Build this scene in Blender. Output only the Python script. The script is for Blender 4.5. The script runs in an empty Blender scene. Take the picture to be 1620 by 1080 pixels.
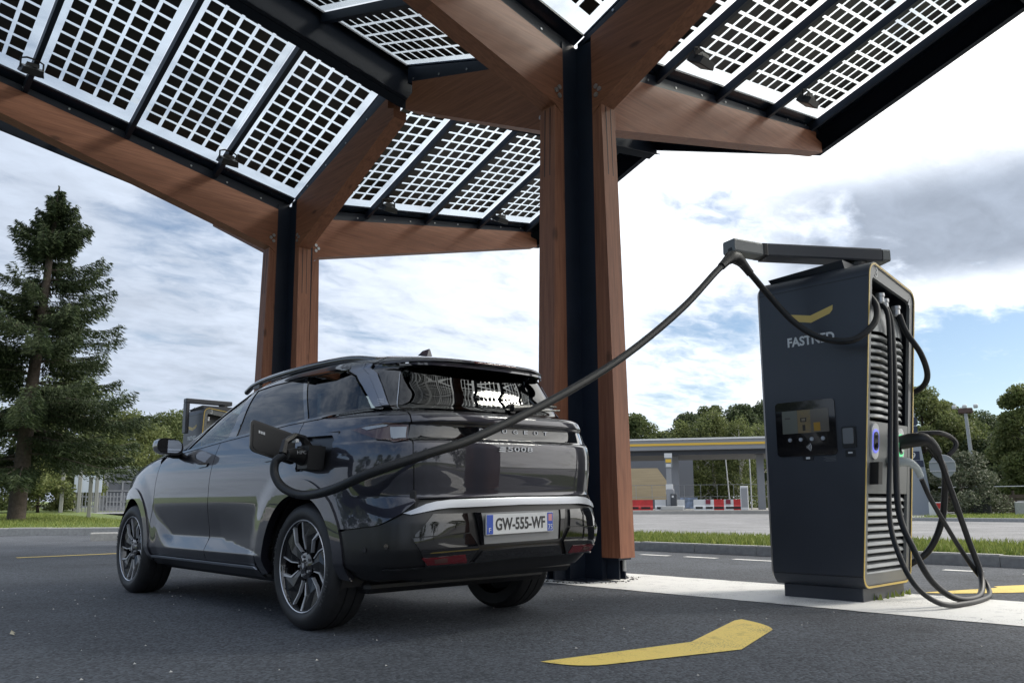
import bpy, math, random
import numpy as np
from mathutils import Vector, Matrix
R_ = math.radians
random.seed(7)
rng = np.random.default_rng(11)
sc = bpy.context.scene
COL = sc.collection

# ------------------------------------------------------------------ camera
def set_camera():
    f, cyp = 1279.0, 600.0
    pit, yaw, roll, h = R_(8.818), R_(43.114), R_(-.29), .705
    F = Vector((math.sin(yaw)*math.cos(pit), math.cos(yaw)*math.cos(pit), math.sin(pit)))
    Rt = Vector((math.cos(yaw), -math.sin(yaw), 0)); U = Rt.cross(F)
    c, s = math.cos(roll), math.sin(roll)
    R2 = c*Rt+s*U; U2 = -s*Rt+c*U
    cd = bpy.data.cameras.new('camera'); cam = bpy.data.objects.new('camera', cd)
    m = Matrix((R2, U2, -F)).transposed().to_4x4(); m.translation = (0, 0, h)
    cam.matrix_world = m
    cd.sensor_width = 36; cd.lens = 36*f/1620
    cd.shift_y = (cyp-540)/1620
    cd.clip_start = .05; cd.clip_end = 3000
    COL.objects.link(cam); sc.camera = cam
set_camera()

# ------------------------------------------------------------------ world and sun
SUN_AZ, SUN_EL = R_(119), R_(40)
sun_dir = Vector((math.sin(SUN_AZ)*math.cos(SUN_EL), math.cos(SUN_AZ)*math.cos(SUN_EL), math.sin(SUN_EL)))
def set_world():
    w = bpy.data.worlds.new('World'); sc.world = w; w.use_nodes = True
    nt = w.node_tree; N = nt.nodes; L = nt.links; N.clear()
    out = N.new('ShaderNodeOutputWorld'); bg = N.new('ShaderNodeBackground')
    bg.inputs['Strength'].default_value = .1
    L.new(bg.outputs[0], out.inputs[0])
    sky = N.new('ShaderNodeTexSky'); sky.sky_type = 'NISHITA'; sky.sun_disc = False
    sky.sun_elevation = SUN_EL; sky.sun_rotation = SUN_AZ; sky.air_density = 1.0; sky.dust_density = .6; sky.ozone_density = 2.0
    tc = N.new('ShaderNodeTexCoord')
    def M(op, a, b=None, c=None, clamp=False):
        n = N.new('ShaderNodeMath'); n.operation = op; n.use_clamp = clamp
        for i, v in enumerate((a, b, c)):
            if v is None: continue
            if isinstance(v, (int, float)): n.inputs[i].default_value = v
            else: L.new(v, n.inputs[i])
        return n.outputs[0]
    def VM(op, a, b):
        n = N.new('ShaderNodeVectorMath'); n.operation = op
        for i, v in enumerate((a, b)):
            if isinstance(v, (tuple, list, Vector)): n.inputs[i].default_value = tuple(v)
            else: L.new(v, n.inputs[i])
        return n
    D = tc.outputs['Generated']
    sp = N.new('ShaderNodeSeparateXYZ'); L.new(D, sp.inputs[0])
    zz = M('ADD', M('MAXIMUM', sp.outputs[2], 0.0), .16)
    cx = N.new('ShaderNodeCombineXYZ')
    L.new(M('DIVIDE', sp.outputs[0], zz), cx.inputs[0]); L.new(M('DIVIDE', sp.outputs[1], zz), cx.inputs[1])
    def noise(scale, detail, rough, off, dist=0.0, sx=1.0, sy=1.0, rot=0.0):
        mp = N.new('ShaderNodeMapping'); mp.inputs['Location'].default_value = off; mp.inputs['Scale'].default_value = (sx, sy, 1); mp.inputs['Rotation'].default_value = (0,0,rot)
        L.new(cx.outputs[0], mp.inputs[0])
        n = N.new('ShaderNodeTexNoise'); n.inputs['Scale'].default_value = scale; n.inputs['Detail'].default_value = detail
        n.inputs['Roughness'].default_value = rough; n.inputs['Distortion'].default_value = dist
        L.new(mp.outputs[0], n.inputs['Vector']); return n.outputs[0]
    def ramp(x, a, b):
        n = N.new('ShaderNodeMapRange'); n.interpolation_type = 'SMOOTHSTEP'
        n.inputs[1].default_value = a; n.inputs[2].default_value = b
        L.new(x, n.inputs[0]); return n.outputs[0]
    def lobe(d, lo, hi):
        v = VM('DOT_PRODUCT', D, Vector(d).normalized()); return ramp(v.outputs['Value'], lo, hi)
    n1 = noise(1.1, 8, .56, (5.4, 3.9, 0), .3, rot=.75, sx=1.0, sy=1.7)
    n2 = noise(4.2, 6, .55, (7.3, 2.2, 0), .5, rot=.75, sx=1.0, sy=1.5)
    n3 = noise(1.4, 5, .5, (1.1, 9.2, 0), .5)
    n4 = noise(12.0, 5, .6, (2.7, 5.1, 0), .6, rot=.75, sx=1.0, sy=1.5)
    # clear patches of sky: low on the right, small ones above the car and beside the charger
    def band(azdeg, w0, w1, z0, z1, z2, z3, k):
        h = M('SQRT', M('ADD', M('MULTIPLY', sp.outputs[0], sp.outputs[0]), M('MULTIPLY', sp.outputs[1], sp.outputs[1])))
        dp = M('DIVIDE', M('ADD', M('MULTIPLY', sp.outputs[0], math.sin(R_(azdeg))), M('MULTIPLY', sp.outputs[1], math.cos(R_(azdeg)))), h)
        e = M('MULTIPLY', ramp(sp.outputs[2], z0, z1), M('SUBTRACT', 1.0, ramp(sp.outputs[2], z2, z3)))
        return M('MULTIPLY', M('MULTIPLY', ramp(dp, math.cos(R_(w0)), math.cos(R_(w1))), e), k)
    gaps = band(75.5, 12, 4, .05, .09, .17, .235, .40)
    gaps = M('ADD', gaps, band(23, 10, 1, .22, .30, .30, .38, .19))
    gaps = M('ADD', gaps, band(58, 7, 1, .10, .20, .22, .27, .20))
    gaps = M('ADD', gaps, band(55, 7, 2, .26, .33, .36, .42, .13))
    gaps = M('ADD', gaps, band(55.5, 5, 2, .06, .10, .13, .16, .14))
    cov = M('ADD', M('MULTIPLY', M('SUBTRACT', n1, .5), .55), M('MULTIPLY', M('SUBTRACT', n2, .5), .42))
    cov = M('ADD', cov, M('MULTIPLY', M('SUBTRACT', n4, .5), .26))
    # the cloud sheet thins out away from the sun, as the blue mirrored in the car windows shows
    away = ramp(VM('DOT_PRODUCT', D, sun_dir).outputs['Value'], .12, -.45)
    gaps = M('ADD', gaps, M('MULTIPLY', M('MULTIPLY', away, ramp(sp.outputs[2], .06, .30)), .27))
    cov = M('SUBTRACT', M('ADD', cov, .245), gaps)
    mask = ramp(cov, -.10, .24)
    # cloud shading: thick parts greyer, bright towards the sun
    sdot = VM('DOT_PRODUCT', D, sun_dir).outputs['Value']
    glow = M('POWER', M('MAXIMUM', sdot, 0.0), 1.3)
    glow2 = M('POWER', M('MAXIMUM', sdot, 0.0), 24.0)
    lum = M('ADD', M('ADD', 5.8, M('MULTIPLY', glow, 12.5)), M('MULTIPLY', glow2, 14.0))
    tex = M('ADD', .60, M('ADD', M('MULTIPLY', n2, .52), M('MULTIPLY', n4, .28)))
    thick = ramp(n3, .50, .74)
    dk = M('MULTIPLY', band(72.5, 15, 5, .205, .265, .32, .40, 1.0), ramp(M('ADD', M('MULTIPLY', n1, .6), M('MULTIPLY', n2, .4)), .33, .49))
    shade = M('SUBTRACT', 1.0, M('MULTIPLY', thick, .22))
    shade = M('MULTIPLY', shade, M('SUBTRACT', 1.0, M('MULTIPLY', dk, .70)))
    lum = M('MULTIPLY', M('MULTIPLY', lum, tex), shade)
    tint = N.new('ShaderNodeMix'); tint.data_type = 'RGBA'
    tint.inputs['A'].default_value = (.82, .93, 1.11, 1); tint.inputs['B'].default_value = (1.0, .99, .96, 1)
    L.new(M('MULTIPLY', glow, 1.4, clamp=True), tint.inputs['Factor'])
    tint2 = N.new('ShaderNodeMix'); tint2.data_type = 'RGBA'; tint2.inputs['B'].default_value = (.80, .92, 1.12, 1)
    L.new(tint.outputs['Result'], tint2.inputs['A']); L.new(dk, tint2.inputs['Factor'])
    cl = VM('SCALE', tint2.outputs['Result'], (0, 0, 0)); L.new(lum, cl.inputs['Scale'])
    mx = N.new('ShaderNodeMix'); mx.data_type = 'RGBA'
    L.new(mask, mx.inputs['Factor']); L.new(sky.outputs[0], mx.inputs['A']); L.new(cl.outputs[0], mx.inputs['B'])
    L.new(mx.outputs['Result'], bg.inputs['Color'])
set_world()
def set_sun():
    ld = bpy.data.lights.new('sun', 'SUN'); ld.energy = 2.2; ld.angle = R_(11); ld.color = (1, .93, .82)
    o = bpy.data.objects.new('sun', ld); COL.objects.link(o)
    o.rotation_euler = (-sun_dir).to_track_quat('-Z', 'Y').to_euler()
    o.location = sun_dir*60
set_sun()
sc.view_settings.view_transform = 'Standard'; sc.view_settings.look = 'None'
sc.view_settings.exposure = 0.42; sc.view_settings.gamma = 1.0; sc.view_settings.use_curve_mapping = False
sc.render.engine = 'CYCLES'
sc.cycles.max_bounces = 8; sc.cycles.transparent_max_bounces = 16; sc.cycles.use_denoising = True
sc.cycles.sample_clamp_indirect = 6

# ------------------------------------------------------------------ materials
MATS = {}
def mat(name, col, rough=.5, metal=0.0, coat=0.0, coat_rough=.03, noise=None, bump=None, spec=.5, emit=None, trans=0.0, alpha=1.0, ior=1.5):
    """noise=(scale, amount, detail[, stretch xyz]); bump=(scale, strength, distance)"""
    if name in MATS: return MATS[name]
    m = bpy.data.materials.new(name); m.use_nodes = True
    nt = m.node_tree; N = nt.nodes; L = nt.links
    b = N['Principled BSDF']
    b.inputs['Base Color'].default_value = (*col, 1); b.inputs['Roughness'].default_value = rough
    b.inputs['Metallic'].default_value = metal; b.inputs['Coat Weight'].default_value = coat
    b.inputs['Coat Roughness'].default_value = coat_rough; b.inputs['Specular IOR Level'].default_value = spec
    b.inputs['Transmission Weight'].default_value = trans; b.inputs['Alpha'].default_value = alpha; b.inputs['IOR'].default_value = ior
    if emit: b.inputs['Emission Color'].default_value = (*emit[:3], 1); b.inputs['Emission Strength'].default_value = emit[3]
    tc = N.new('ShaderNodeTexCoord')
    if noise:
        mp = N.new('ShaderNodeMapping'); L.new(tc.outputs['Object'], mp.inputs[0])
        if len(noise) > 3: mp.inputs['Scale'].default_value = noise[3]
        n = N.new('ShaderNodeTexNoise'); n.inputs['Scale'].default_value = noise[0]; n.inputs['Detail'].default_value = noise[2]; n.inputs['Roughness'].default_value = .6
        L.new(mp.outputs[0], n.inputs['Vector'])
        r = N.new('ShaderNodeMapRange'); r.inputs[1].default_value = .3; r.inputs[2].default_value = .7
        r.inputs[3].default_value = 1-noise[1]; r.inputs[4].default_value = 1+noise[1]
        L.new(n.outputs[0], r.inputs[0])
        v = N.new('ShaderNodeVectorMath'); v.operation = 'SCALE'; v.inputs[0].default_value = col
        L.new(r.outputs[0], v.inputs['Scale']); L.new(v.outputs[0], b.inputs['Base Color'])
    if bump:
        n = N.new('ShaderNodeTexNoise'); n.inputs['Scale'].default_value = bump[0]; n.inputs['Detail'].default_value = 3
        L.new(tc.outputs['Object'], n.inputs['Vector'])
        bp = N.new('ShaderNodeBump'); bp.inputs['Strength'].default_value = bump[1]; bp.inputs['Distance'].default_value = bump[2]
        L.new(n.outputs[0], bp.inputs['Height']); L.new(bp.outputs[0], b.inputs['Normal'])
    MATS[name] = m; return m

def tinted_glass(name, tint, rough=0.0, ior=1.5):
    if name in MATS: return MATS[name]
    m = bpy.data.materials.new(name); m.use_nodes = True
    nt = m.node_tree; N = nt.nodes; L = nt.links; N.clear()
    o = N.new('ShaderNodeOutputMaterial'); t = N.new('ShaderNodeBsdfTransparent'); g = N.new('ShaderNodeBsdfGlossy'); mx = N.new('ShaderNodeMixShader'); fr = N.new('ShaderNodeFresnel')
    t.inputs[0].default_value = (*tint, 1); g.inputs['Roughness'].default_value = rough; g.inputs[0].default_value = (1, 1, 1, 1); fr.inputs[0].default_value = ior
    # the same share of light is mirrored seen from either side of the thin pane
    ge = N.new('ShaderNodeNewGeometry'); mp = N.new('ShaderNodeMath'); mp.operation = 'MULTIPLY'
    mi = N.new('ShaderNodeMix'); mi.inputs['A'].default_value = ior; mi.inputs['B'].default_value = 1/ior
    L.new(ge.outputs['Backfacing'], mi.inputs['Factor']); L.new(mi.outputs['Result'], fr.inputs['IOR'])
    L.new(fr.outputs[0], mx.inputs[0]); L.new(t.outputs[0], mx.inputs[1]); L.new(g.outputs[0], mx.inputs[2]); L.new(mx.outputs[0], o.inputs[0])
    N.remove(mp)
    MATS[name] = m; return m

def node_mat(name):
    m = bpy.data.materials.new(name); m.use_nodes = True; MATS[name] = m
    nt = m.node_tree; return m, nt.nodes, nt.links, nt.nodes['Principled BSDF']

def asphalt(name, base, speck, size=1.0, bump=.5):
    m, N, L, b = node_mat(name)
    tc = N.new('ShaderNodeTexCoord')
    def noise(s, d, r=.6):
        n = N.new('ShaderNodeTexNoise'); n.inputs['Scale'].default_value = s; n.inputs['Detail'].default_value = d; n.inputs['Roughness'].default_value = r
        L.new(tc.outputs['Object'], n.inputs['Vector']); return n.outputs[0]
    v = N.new('ShaderNodeTexVoronoi'); v.inputs['Scale'].default_value = 75/size; L.new(tc.outputs['Object'], v.inputs['Vector'])
    sp = N.new('ShaderNodeSeparateColor'); L.new(v.outputs['Color'], sp.inputs[0])
    st = noise(1.7, 4, .55); rs = N.new('ShaderNodeMapRange'); rs.inputs[1].default_value = .60; rs.inputs[2].default_value = .72; rs.inputs[3].default_value = 1.0; rs.inputs[4].default_value = .72; L.new(st, rs.inputs[0])
    sf = noise(9.0, 6, .75); rf = N.new('ShaderNodeMapRange'); rf.inputs[1].default_value = .66; rf.inputs[2].default_value = .80; rf.inputs[3].default_value = 1.0; rf.inputs[4].default_value = 1.5; L.new(sf, rf.inputs[0])
    mst = N.new('ShaderNodeMath'); mst.operation = 'MULTIPLY'; L.new(rs.outputs[0], mst.inputs[0]); L.new(rf.outputs[0], mst.inputs[1])
    r1 = N.new('ShaderNodeMapRange'); r1.inputs[1].default_value = 0; r1.inputs[2].default_value = 1; r1.inputs[3].default_value = 1-speck; r1.inputs[4].default_value = 1+speck*1.25
    L.new(sp.outputs[0], r1.inputs[0])
    big = noise(.55, 5); r2 = N.new('ShaderNodeMapRange'); r2.inputs[1].default_value = .3; r2.inputs[2].default_value = .7; r2.inputs[3].default_value = .74; r2.inputs[4].default_value = 1.22
    L.new(big, r2.inputs[0])
    mu0 = N.new('ShaderNodeMath'); mu0.operation = 'MULTIPLY'; L.new(r1.outputs[0], mu0.inputs[0]); L.new(mst.outputs[0], mu0.inputs[1])
    mu = N.new('ShaderNodeMath'); mu.operation = 'MULTIPLY'; L.new(mu0.outputs[0], mu.inputs[0]); L.new(r2.outputs[0], mu.inputs[1])
    sc_ = N.new('ShaderNodeVectorMath'); sc_.operation = 'SCALE'; sc_.inputs[0].default_value = base; L.new(mu.outputs[0], sc_.inputs['Scale'])
    L.new(sc_.outputs[0], b.inputs['Base Color']); b.inputs['Roughness'].default_value = .82; b.inputs['Specular IOR Level'].default_value = .35
    bp = N.new('ShaderNodeBump'); bp.inputs['Strength'].default_value = bump; bp.inputs['Distance'].default_value = .006*size
    L.new(v.outputs['Distance'], bp.inputs['Height']); bp.invert = True; L.new(bp.outputs[0], b.inputs['Normal'])
    return m

def timber(name, c1, c2, axis):
    m, N, L, b = node_mat(name)
    tc = N.new('ShaderNodeTexCoord'); mp = N.new('ShaderNodeMapping'); L.new(tc.outputs['Object'], mp.inputs[0])
    s = [16, 16, 16]; s['xyz'.index(axis)] = .7; mp.inputs['Scale'].default_value = s
    n = N.new('ShaderNodeTexNoise'); n.inputs['Scale'].default_value = 2.2; n.inputs['Detail'].default_value = 7; n.inputs['Roughness'].default_value = .62; n.inputs['Distortion'].default_value = .6
    L.new(mp.outputs[0], n.inputs['Vector'])
    cr = N.new('ShaderNodeMapRange'); cr.inputs[1].default_value = .3; cr.inputs[2].default_value = .72; L.new(n.outputs[0], cr.inputs[0])
    mx = N.new('ShaderNodeMix'); mx.data_type = 'RGBA'; mx.inputs['A'].default_value = (*c1, 1); mx.inputs['B'].default_value = (*c2, 1); L.new(cr.outputs[0], mx.inputs['Factor'])
    # knots
    v = N.new('ShaderNodeTexVoronoi'); v.inputs['Scale'].default_value = 1.0
    mp2 = N.new('ShaderNodeMapping'); s2 = [3.2, 3.2, 3.2]; s2['xyz'.index(axis)] = 1.3; mp2.inputs['Scale'].default_value = s2; L.new(tc.outputs['Object'], mp2.inputs[0]); L.new(mp2.outputs[0], v.inputs['Vector'])
    kr = N.new('ShaderNodeMapRange'); kr.inputs[1].default_value = .05; kr.inputs[2].default_value = .12; kr.inputs[3].default_value = .45; kr.inputs[4].default_value = 1; L.new(v.outputs['Distance'], kr.inputs[0])
    # glue-lam joints, one every 40 mm
    sx = N.new('ShaderNodeSeparateXYZ'); L.new(tc.outputs['Object'], sx.inputs[0])
    def mth(op, x, y=None):
        q = N.new('ShaderNodeMath'); q.operation = op
        if isinstance(x, (int, float)): q.inputs[0].default_value = x
        else: L.new(x, q.inputs[0])
        if y is not None:
            if isinstance(y, (int, float)): q.inputs[1].default_value = y
            else: L.new(y, q.inputs[1])
        return q.outputs[0]
    src = sx.outputs[2] if axis != 'z' else mth('ADD', sx.outputs[0], sx.outputs[1])
    slope = mth('MULTIPLY', mth('ABSOLUTE', sx.outputs['xyz'.index(axis)]), {'x': -.24, 'y': -.44, 'z': 0.0}[axis])
    lam = mth('FRACT', mth('DIVIDE', mth('ADD', src, slope), .042))
    lm = N.new('ShaderNodeMapRange'); lm.inputs[1].default_value = 0; lm.inputs[2].default_value = .06; lm.inputs[3].default_value = .80; lm.inputs[4].default_value = 1.0; L.new(lam, lm.inputs[0])
    kr = type('o', (), {'outputs': [mth('MULTIPLY', kr.outputs[0], lm.outputs[0])]})()
    kv = N.new('ShaderNodeVectorMath'); kv.operation = 'SCALE'; L.new(mx.outputs['Result'], kv.inputs[0]); L.new(kr.outputs[0], kv.inputs['Scale'])
    L.new(kv.outputs[0], b.inputs['Base Color']); b.inputs['Roughness'].default_value = .55; b.inputs['Specular IOR Level'].default_value = .35
    bp = N.new('ShaderNodeBump'); bp.inputs['Strength'].default_value = .25; bp.inputs['Distance'].default_value = .004; L.new(n.outputs[0], bp.inputs['Height']); L.new(bp.outputs[0], b.inputs['Normal'])
    return m

def leafy(name, c1, c2, rough=.6, trans=.25):
    m, N, L, b = node_mat(name)
    oi = N.new('ShaderNodeNewGeometry'); 
    mx = N.new('ShaderNodeMix'); mx.data_type = 'RGBA'; mx.inputs['A'].default_value = (*c1, 1); mx.inputs['B'].default_value = (*c2, 1)
    L.new(oi.outputs['Random Per Island'], mx.inputs['Factor'])
    L.new(mx.outputs['Result'], b.inputs['Base Color']); b.inputs['Roughness'].default_value = rough; b.inputs['Specular IOR Level'].default_value = .3
    tr = N.new('ShaderNodeBsdfTranslucent'); L.new(mx.outputs['Result'], tr.inputs[0])
    ms = N.new('ShaderNodeMixShader'); ms.inputs[0].default_value = trans
    L.new(b.outputs[0], ms.inputs[1]); L.new(tr.outputs[0], ms.inputs[2])
    L.new(ms.outputs[0], N['Material Output'].inputs[0])
    return m

# ------------------------------------------------------------------ mesh helpers
def link(o, parent=None):
    COL.objects.link(o)
    if parent is not None: o.parent = parent
    return o
def mesh_obj(name, verts, faces, m, parent=None, smooth=False, normals=None):
    me = bpy.data.meshes.new(name)
    me.from_pydata([tuple(map(float, v)) for v in verts], [], [tuple(map(int, f)) for f in faces])
    if smooth is True: me.shade_smooth()
    elif smooth: me.shade_smooth()
    if m is not None: me.materials.append(m)
    me.update()
    if normals is not None:
        me.shade_smooth(); me.normals_split_custom_set_from_vertices([tuple(map(float, n)) for n in normals])
    o = bpy.data.objects.new(name, me)
    return link(o, parent)
def tag(o, label=None, cat=None, group=None, kind=None):
    if label: o['label'] = label
    if cat: o['category'] = cat
    if group: o['group'] = group
    if kind: o['kind'] = kind
    return o
def thing(name, label, cat, loc=(0, 0, 0), rotz=0.0, group=None):
    o = bpy.data.objects.new(name, None); o.empty_display_size = .1; o.location = loc; o.rotation_euler = (0, 0, rotz)
    COL.objects.link(o); return tag(o, label, cat, group)
def copy_tree(o, parent=None):
    c = o.copy(); COL.objects.link(c)
    if parent is not None: c.parent = parent
    for ch in list(o.children): copy_tree(ch, c)
    return c

class MB:
    def __init__(self): self.v = []; self.f = []
    def add(self, vs, fs):
        n = len(self.v); self.v += [tuple(v) for v in vs]; self.f += [tuple(i+n for i in f) for f in fs]; return self
    def box(self, x0, x1, y0, y1, z0, z1, bev=0.0):
        x0, x1 = min(x0, x1), max(x0, x1); y0, y1 = min(y0, y1), max(y0, y1); z0, z1 = min(z0, z1), max(z0, z1)
        b = min(bev, (x1-x0)*.45, (y1-y0)*.45, (z1-z0)*.45)
        if b <= 0:
            return self.add([(x, y, z) for z in (z0, z1) for y in (y0, y1) for x in (x0, x1)],
                            [(0, 2, 3, 1), (4, 5, 7, 6), (0, 1, 5, 4), (2, 6, 7, 3), (0, 4, 6, 2), (1, 3, 7, 5)])
        vs = []; idx = {}
        for sx in (0, 1):
            for sy in (0, 1):
                for sz in (0, 1):
                    X = (x0, x1)[sx]; Y = (y0, y1)[sy]; Z = (z0, z1)[sz]
                    xi = X+(b, -b)[sx]; yi = Y+(b, -b)[sy]; zi = Z+(b, -b)[sz]
                    for k, p in enumerate(((X, yi, zi), (xi, Y, zi), (xi, yi, Z))):
                        idx[sx, sy, sz, k] = len(vs); vs.append(p)
        fs = []
        for s in (0, 1):
            q = [idx[s, a, c, 0] for a, c in ((0, 0), (1, 0), (1, 1), (0, 1))]; fs.append(q if s else q[::-1])
            q = [idx[a, s, c, 1] for a, c in ((0, 0), (0, 1), (1, 1), (1, 0))]; fs.append(q if s else q[::-1])
            q = [idx[a, c, s, 2] for a, c in ((0, 0), (1, 0), (1, 1), (0, 1))]; fs.append(q if s else q[::-1])
        for a in (0, 1):
            for c in (0, 1):
                for e in (0, 1):
                    pass
        for a in (0, 1):
            for c in (0, 1):
                q = [idx[0, a, c, 1], idx[1, a, c, 1], idx[1, a, c, 2], idx[0, a, c, 2]]; fs.append(q if (a == c) else q[::-1])
                q = [idx[a, 0, c, 2], idx[a, 1, c, 2], idx[a, 1, c, 0], idx[a, 0, c, 0]]; fs.append(q if (a == c) else q[::-1])
                q = [idx[a, c, 0, 0], idx[a, c, 1, 0], idx[a, c, 1, 1], idx[a, c, 0, 1]]; fs.append(q if (a == c) else q[::-1])
        for a in (0, 1):
            for c in (0, 1):
                for e in (0, 1):
                    q = [idx[a, c, e, 0], idx[a, c, e, 1], idx[a, c, e, 2]]; fs.append(q if ((a+c+e) % 2 == 1) else q[::-1])
        return self.add(vs, fs)
    def prism(self, poly, axis, a, b):
        """extrude polygon in the two other axes (cyclic order kept) from a to b along axis"""
        i = 'xyz'.index(axis); vs = []
        for t in (a, b):
            for p in poly:
                q = [p[0], p[1]]; q.insert(i, t); vs.append(tuple(q))
        n = len(poly); fs = [tuple(range(n))[::-1], tuple(range(n, 2*n))]
        fs += [(k, (k+1) % n, n+(k+1) % n, n+k) for k in range(n)]
        return self.add(vs, fs)
    def tube(self, pts, r, n=8, cap=True):
        pts = [Vector(p) for p in pts]; rs = r if hasattr(r, '__len__') else [r]*len(pts)
        vs = []; fs = []; T0 = (pts[1]-pts[0]).normalized(); ref = Vector((0, 0, 1)) if abs(T0.z) < .9 else Vector((1, 0, 0))
        A = T0.cross(ref).normalized()
        for k, p in enumerate(pts):
            T = (pts[min(k+1, len(pts)-1)]-pts[max(k-1, 0)]).normalized()
            A = (A-T*A.dot(T)).normalized(); B = T.cross(A)
            for j in range(n):
                a = 2*math.pi*j/n; vs.append(p+(A*math.cos(a)+B*math.sin(a))*rs[k])
        for k in range(len(pts)-1):
            for j in range(n): fs.append((k*n+j, k*n+(j+1) % n, (k+1)*n+(j+1) % n, (k+1)*n+j))
        if cap: fs.append(tuple(range(n))[::-1]); fs.append(tuple(range((len(pts)-1)*n, len(pts)*n)))
        return self.add(vs, fs)
    def cyl(self, p0, p1, r, n=16, r1=None): return self.tube([p0, p1], [r, r if r1 is None else r1], n)
    def lathe(self, prof, n=48, axis='x', c=(0, 0, 0), a0=0, a1=2*math.pi):
        """prof: list of (radius, along)"""
        vs = []; fs = []; m = len(prof); full = abs(a1-a0-2*math.pi) < 1e-6; nn = n if full else n+1
        for j in range(nn):
            a = a0+(a1-a0)*j/n; ca, sa = math.cos(a), math.sin(a)
            for r, t in prof:
                p = {'x': (t, r*ca, r*sa), 'y': (r*sa, t, r*ca), 'z': (r*ca, r*sa, t)}[axis]
                vs.append((p[0]+c[0], p[1]+c[1], p[2]+c[2]))
        for j in range(n):
            j2 = (j+1) % nn
            for k in range(m-1): fs.append((j*m+k, j*m+k+1, j2*m+k+1, j2*m+k))
        return self.add(vs, fs)
    def build(self, name, m, parent=None, smooth=False, angle=None):
        o = mesh_obj(name, self.v, self.f, m, parent)
        if angle is not None: o.data.set_sharp_from_angle(angle=R_(angle)) if False else None
        if smooth:
            me = o.data; me.shade_smooth()
            try: me.set_sharp_from_angle(angle=R_(angle or 40))
            except Exception: pass
        return o
def spline(pts, n=10):
    P = [Vector(p) for p in pts]; out = []
    for i in range(len(P)-1):
        p0 = P[i-1] if i > 0 else P[0]*2-P[1]; p1, p2 = P[i], P[i+1]; p3 = P[i+2] if i+2 < len(P) else P[-1]*2-P[-2]
        for k in range(n):
            t = k/n
            out.append(.5*((2*p1)+(p2-p0)*t+(2*p0-5*p1+4*p2-p3)*t*t+(3*p1-p0-3*p2+p3)*t**3))
    out.append(P[-1]); return out
FONT_CACHE = {}
def text_mesh(s, size, extrude=.001, bold=0.0):
    """returns verts, faces of a text lying in XY, origin left baseline"""
    key = (s, round(size, 5), extrude, bold)
    if key not in FONT_CACHE:
        c = bpy.data.curves.new('txt', 'FONT'); c.body = s; c.size = size; c.extrude = extrude; c.resolution_u = 4; c.offset = bold
        o = bpy.data.objects.new('txt', c); COL.objects.link(o)
        dg = bpy.context.evaluated_depsgraph_get(); me = bpy.data.meshes.new_from_object(o.evaluated_get(dg))
        FONT_CACHE[key] = ([tuple(v.co) for v in me.vertices], [tuple(p.vertices) for p in me.polygons])
        bpy.data.objects.remove(o); bpy.data.curves.remove(c); bpy.data.meshes.remove(me)
    return FONT_CACHE[key]
def text_on(name, s, width, height, origin, ux, uy, m, parent, extrude=.001, bold=0.0):
    """text fitted to width x height, centred at origin, along ux with up uy"""
    V, Fc = text_mesh(s, .1, extrude, bold)
    ux, uy = Vector(ux).normalized(), Vector(uy).normalized(); un = ux.cross(uy)
    xs = [v[0] for v in V]; ys = [v[1] for v in V]; x0, x1, y0, y1 = min(xs), max(xs), min(ys), max(ys)
    vs = [Vector(origin)+ux*((v[0]-(x0+x1)/2)/(x1-x0)*width)+uy*((v[1]-(y0+y1)/2)/(y1-y0)*height)+un*v[2] for v in V]
    return mesh_obj(name, vs, Fc, m, parent)
def rrect(w, h, r, n=6):
    pts = []
    for cx_, cy_, a in ((w/2-r, h/2-r, 0), (-w/2+r, h/2-r, 90), (-w/2+r, -h/2+r, 180), (w/2-r, -h/2+r, 270)):
        for k in range(n+1):
            t = R_(a+90*k/n); pts.append((cx_+r*math.cos(t), cy_+r*math.sin(t)))
    return pts

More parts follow.
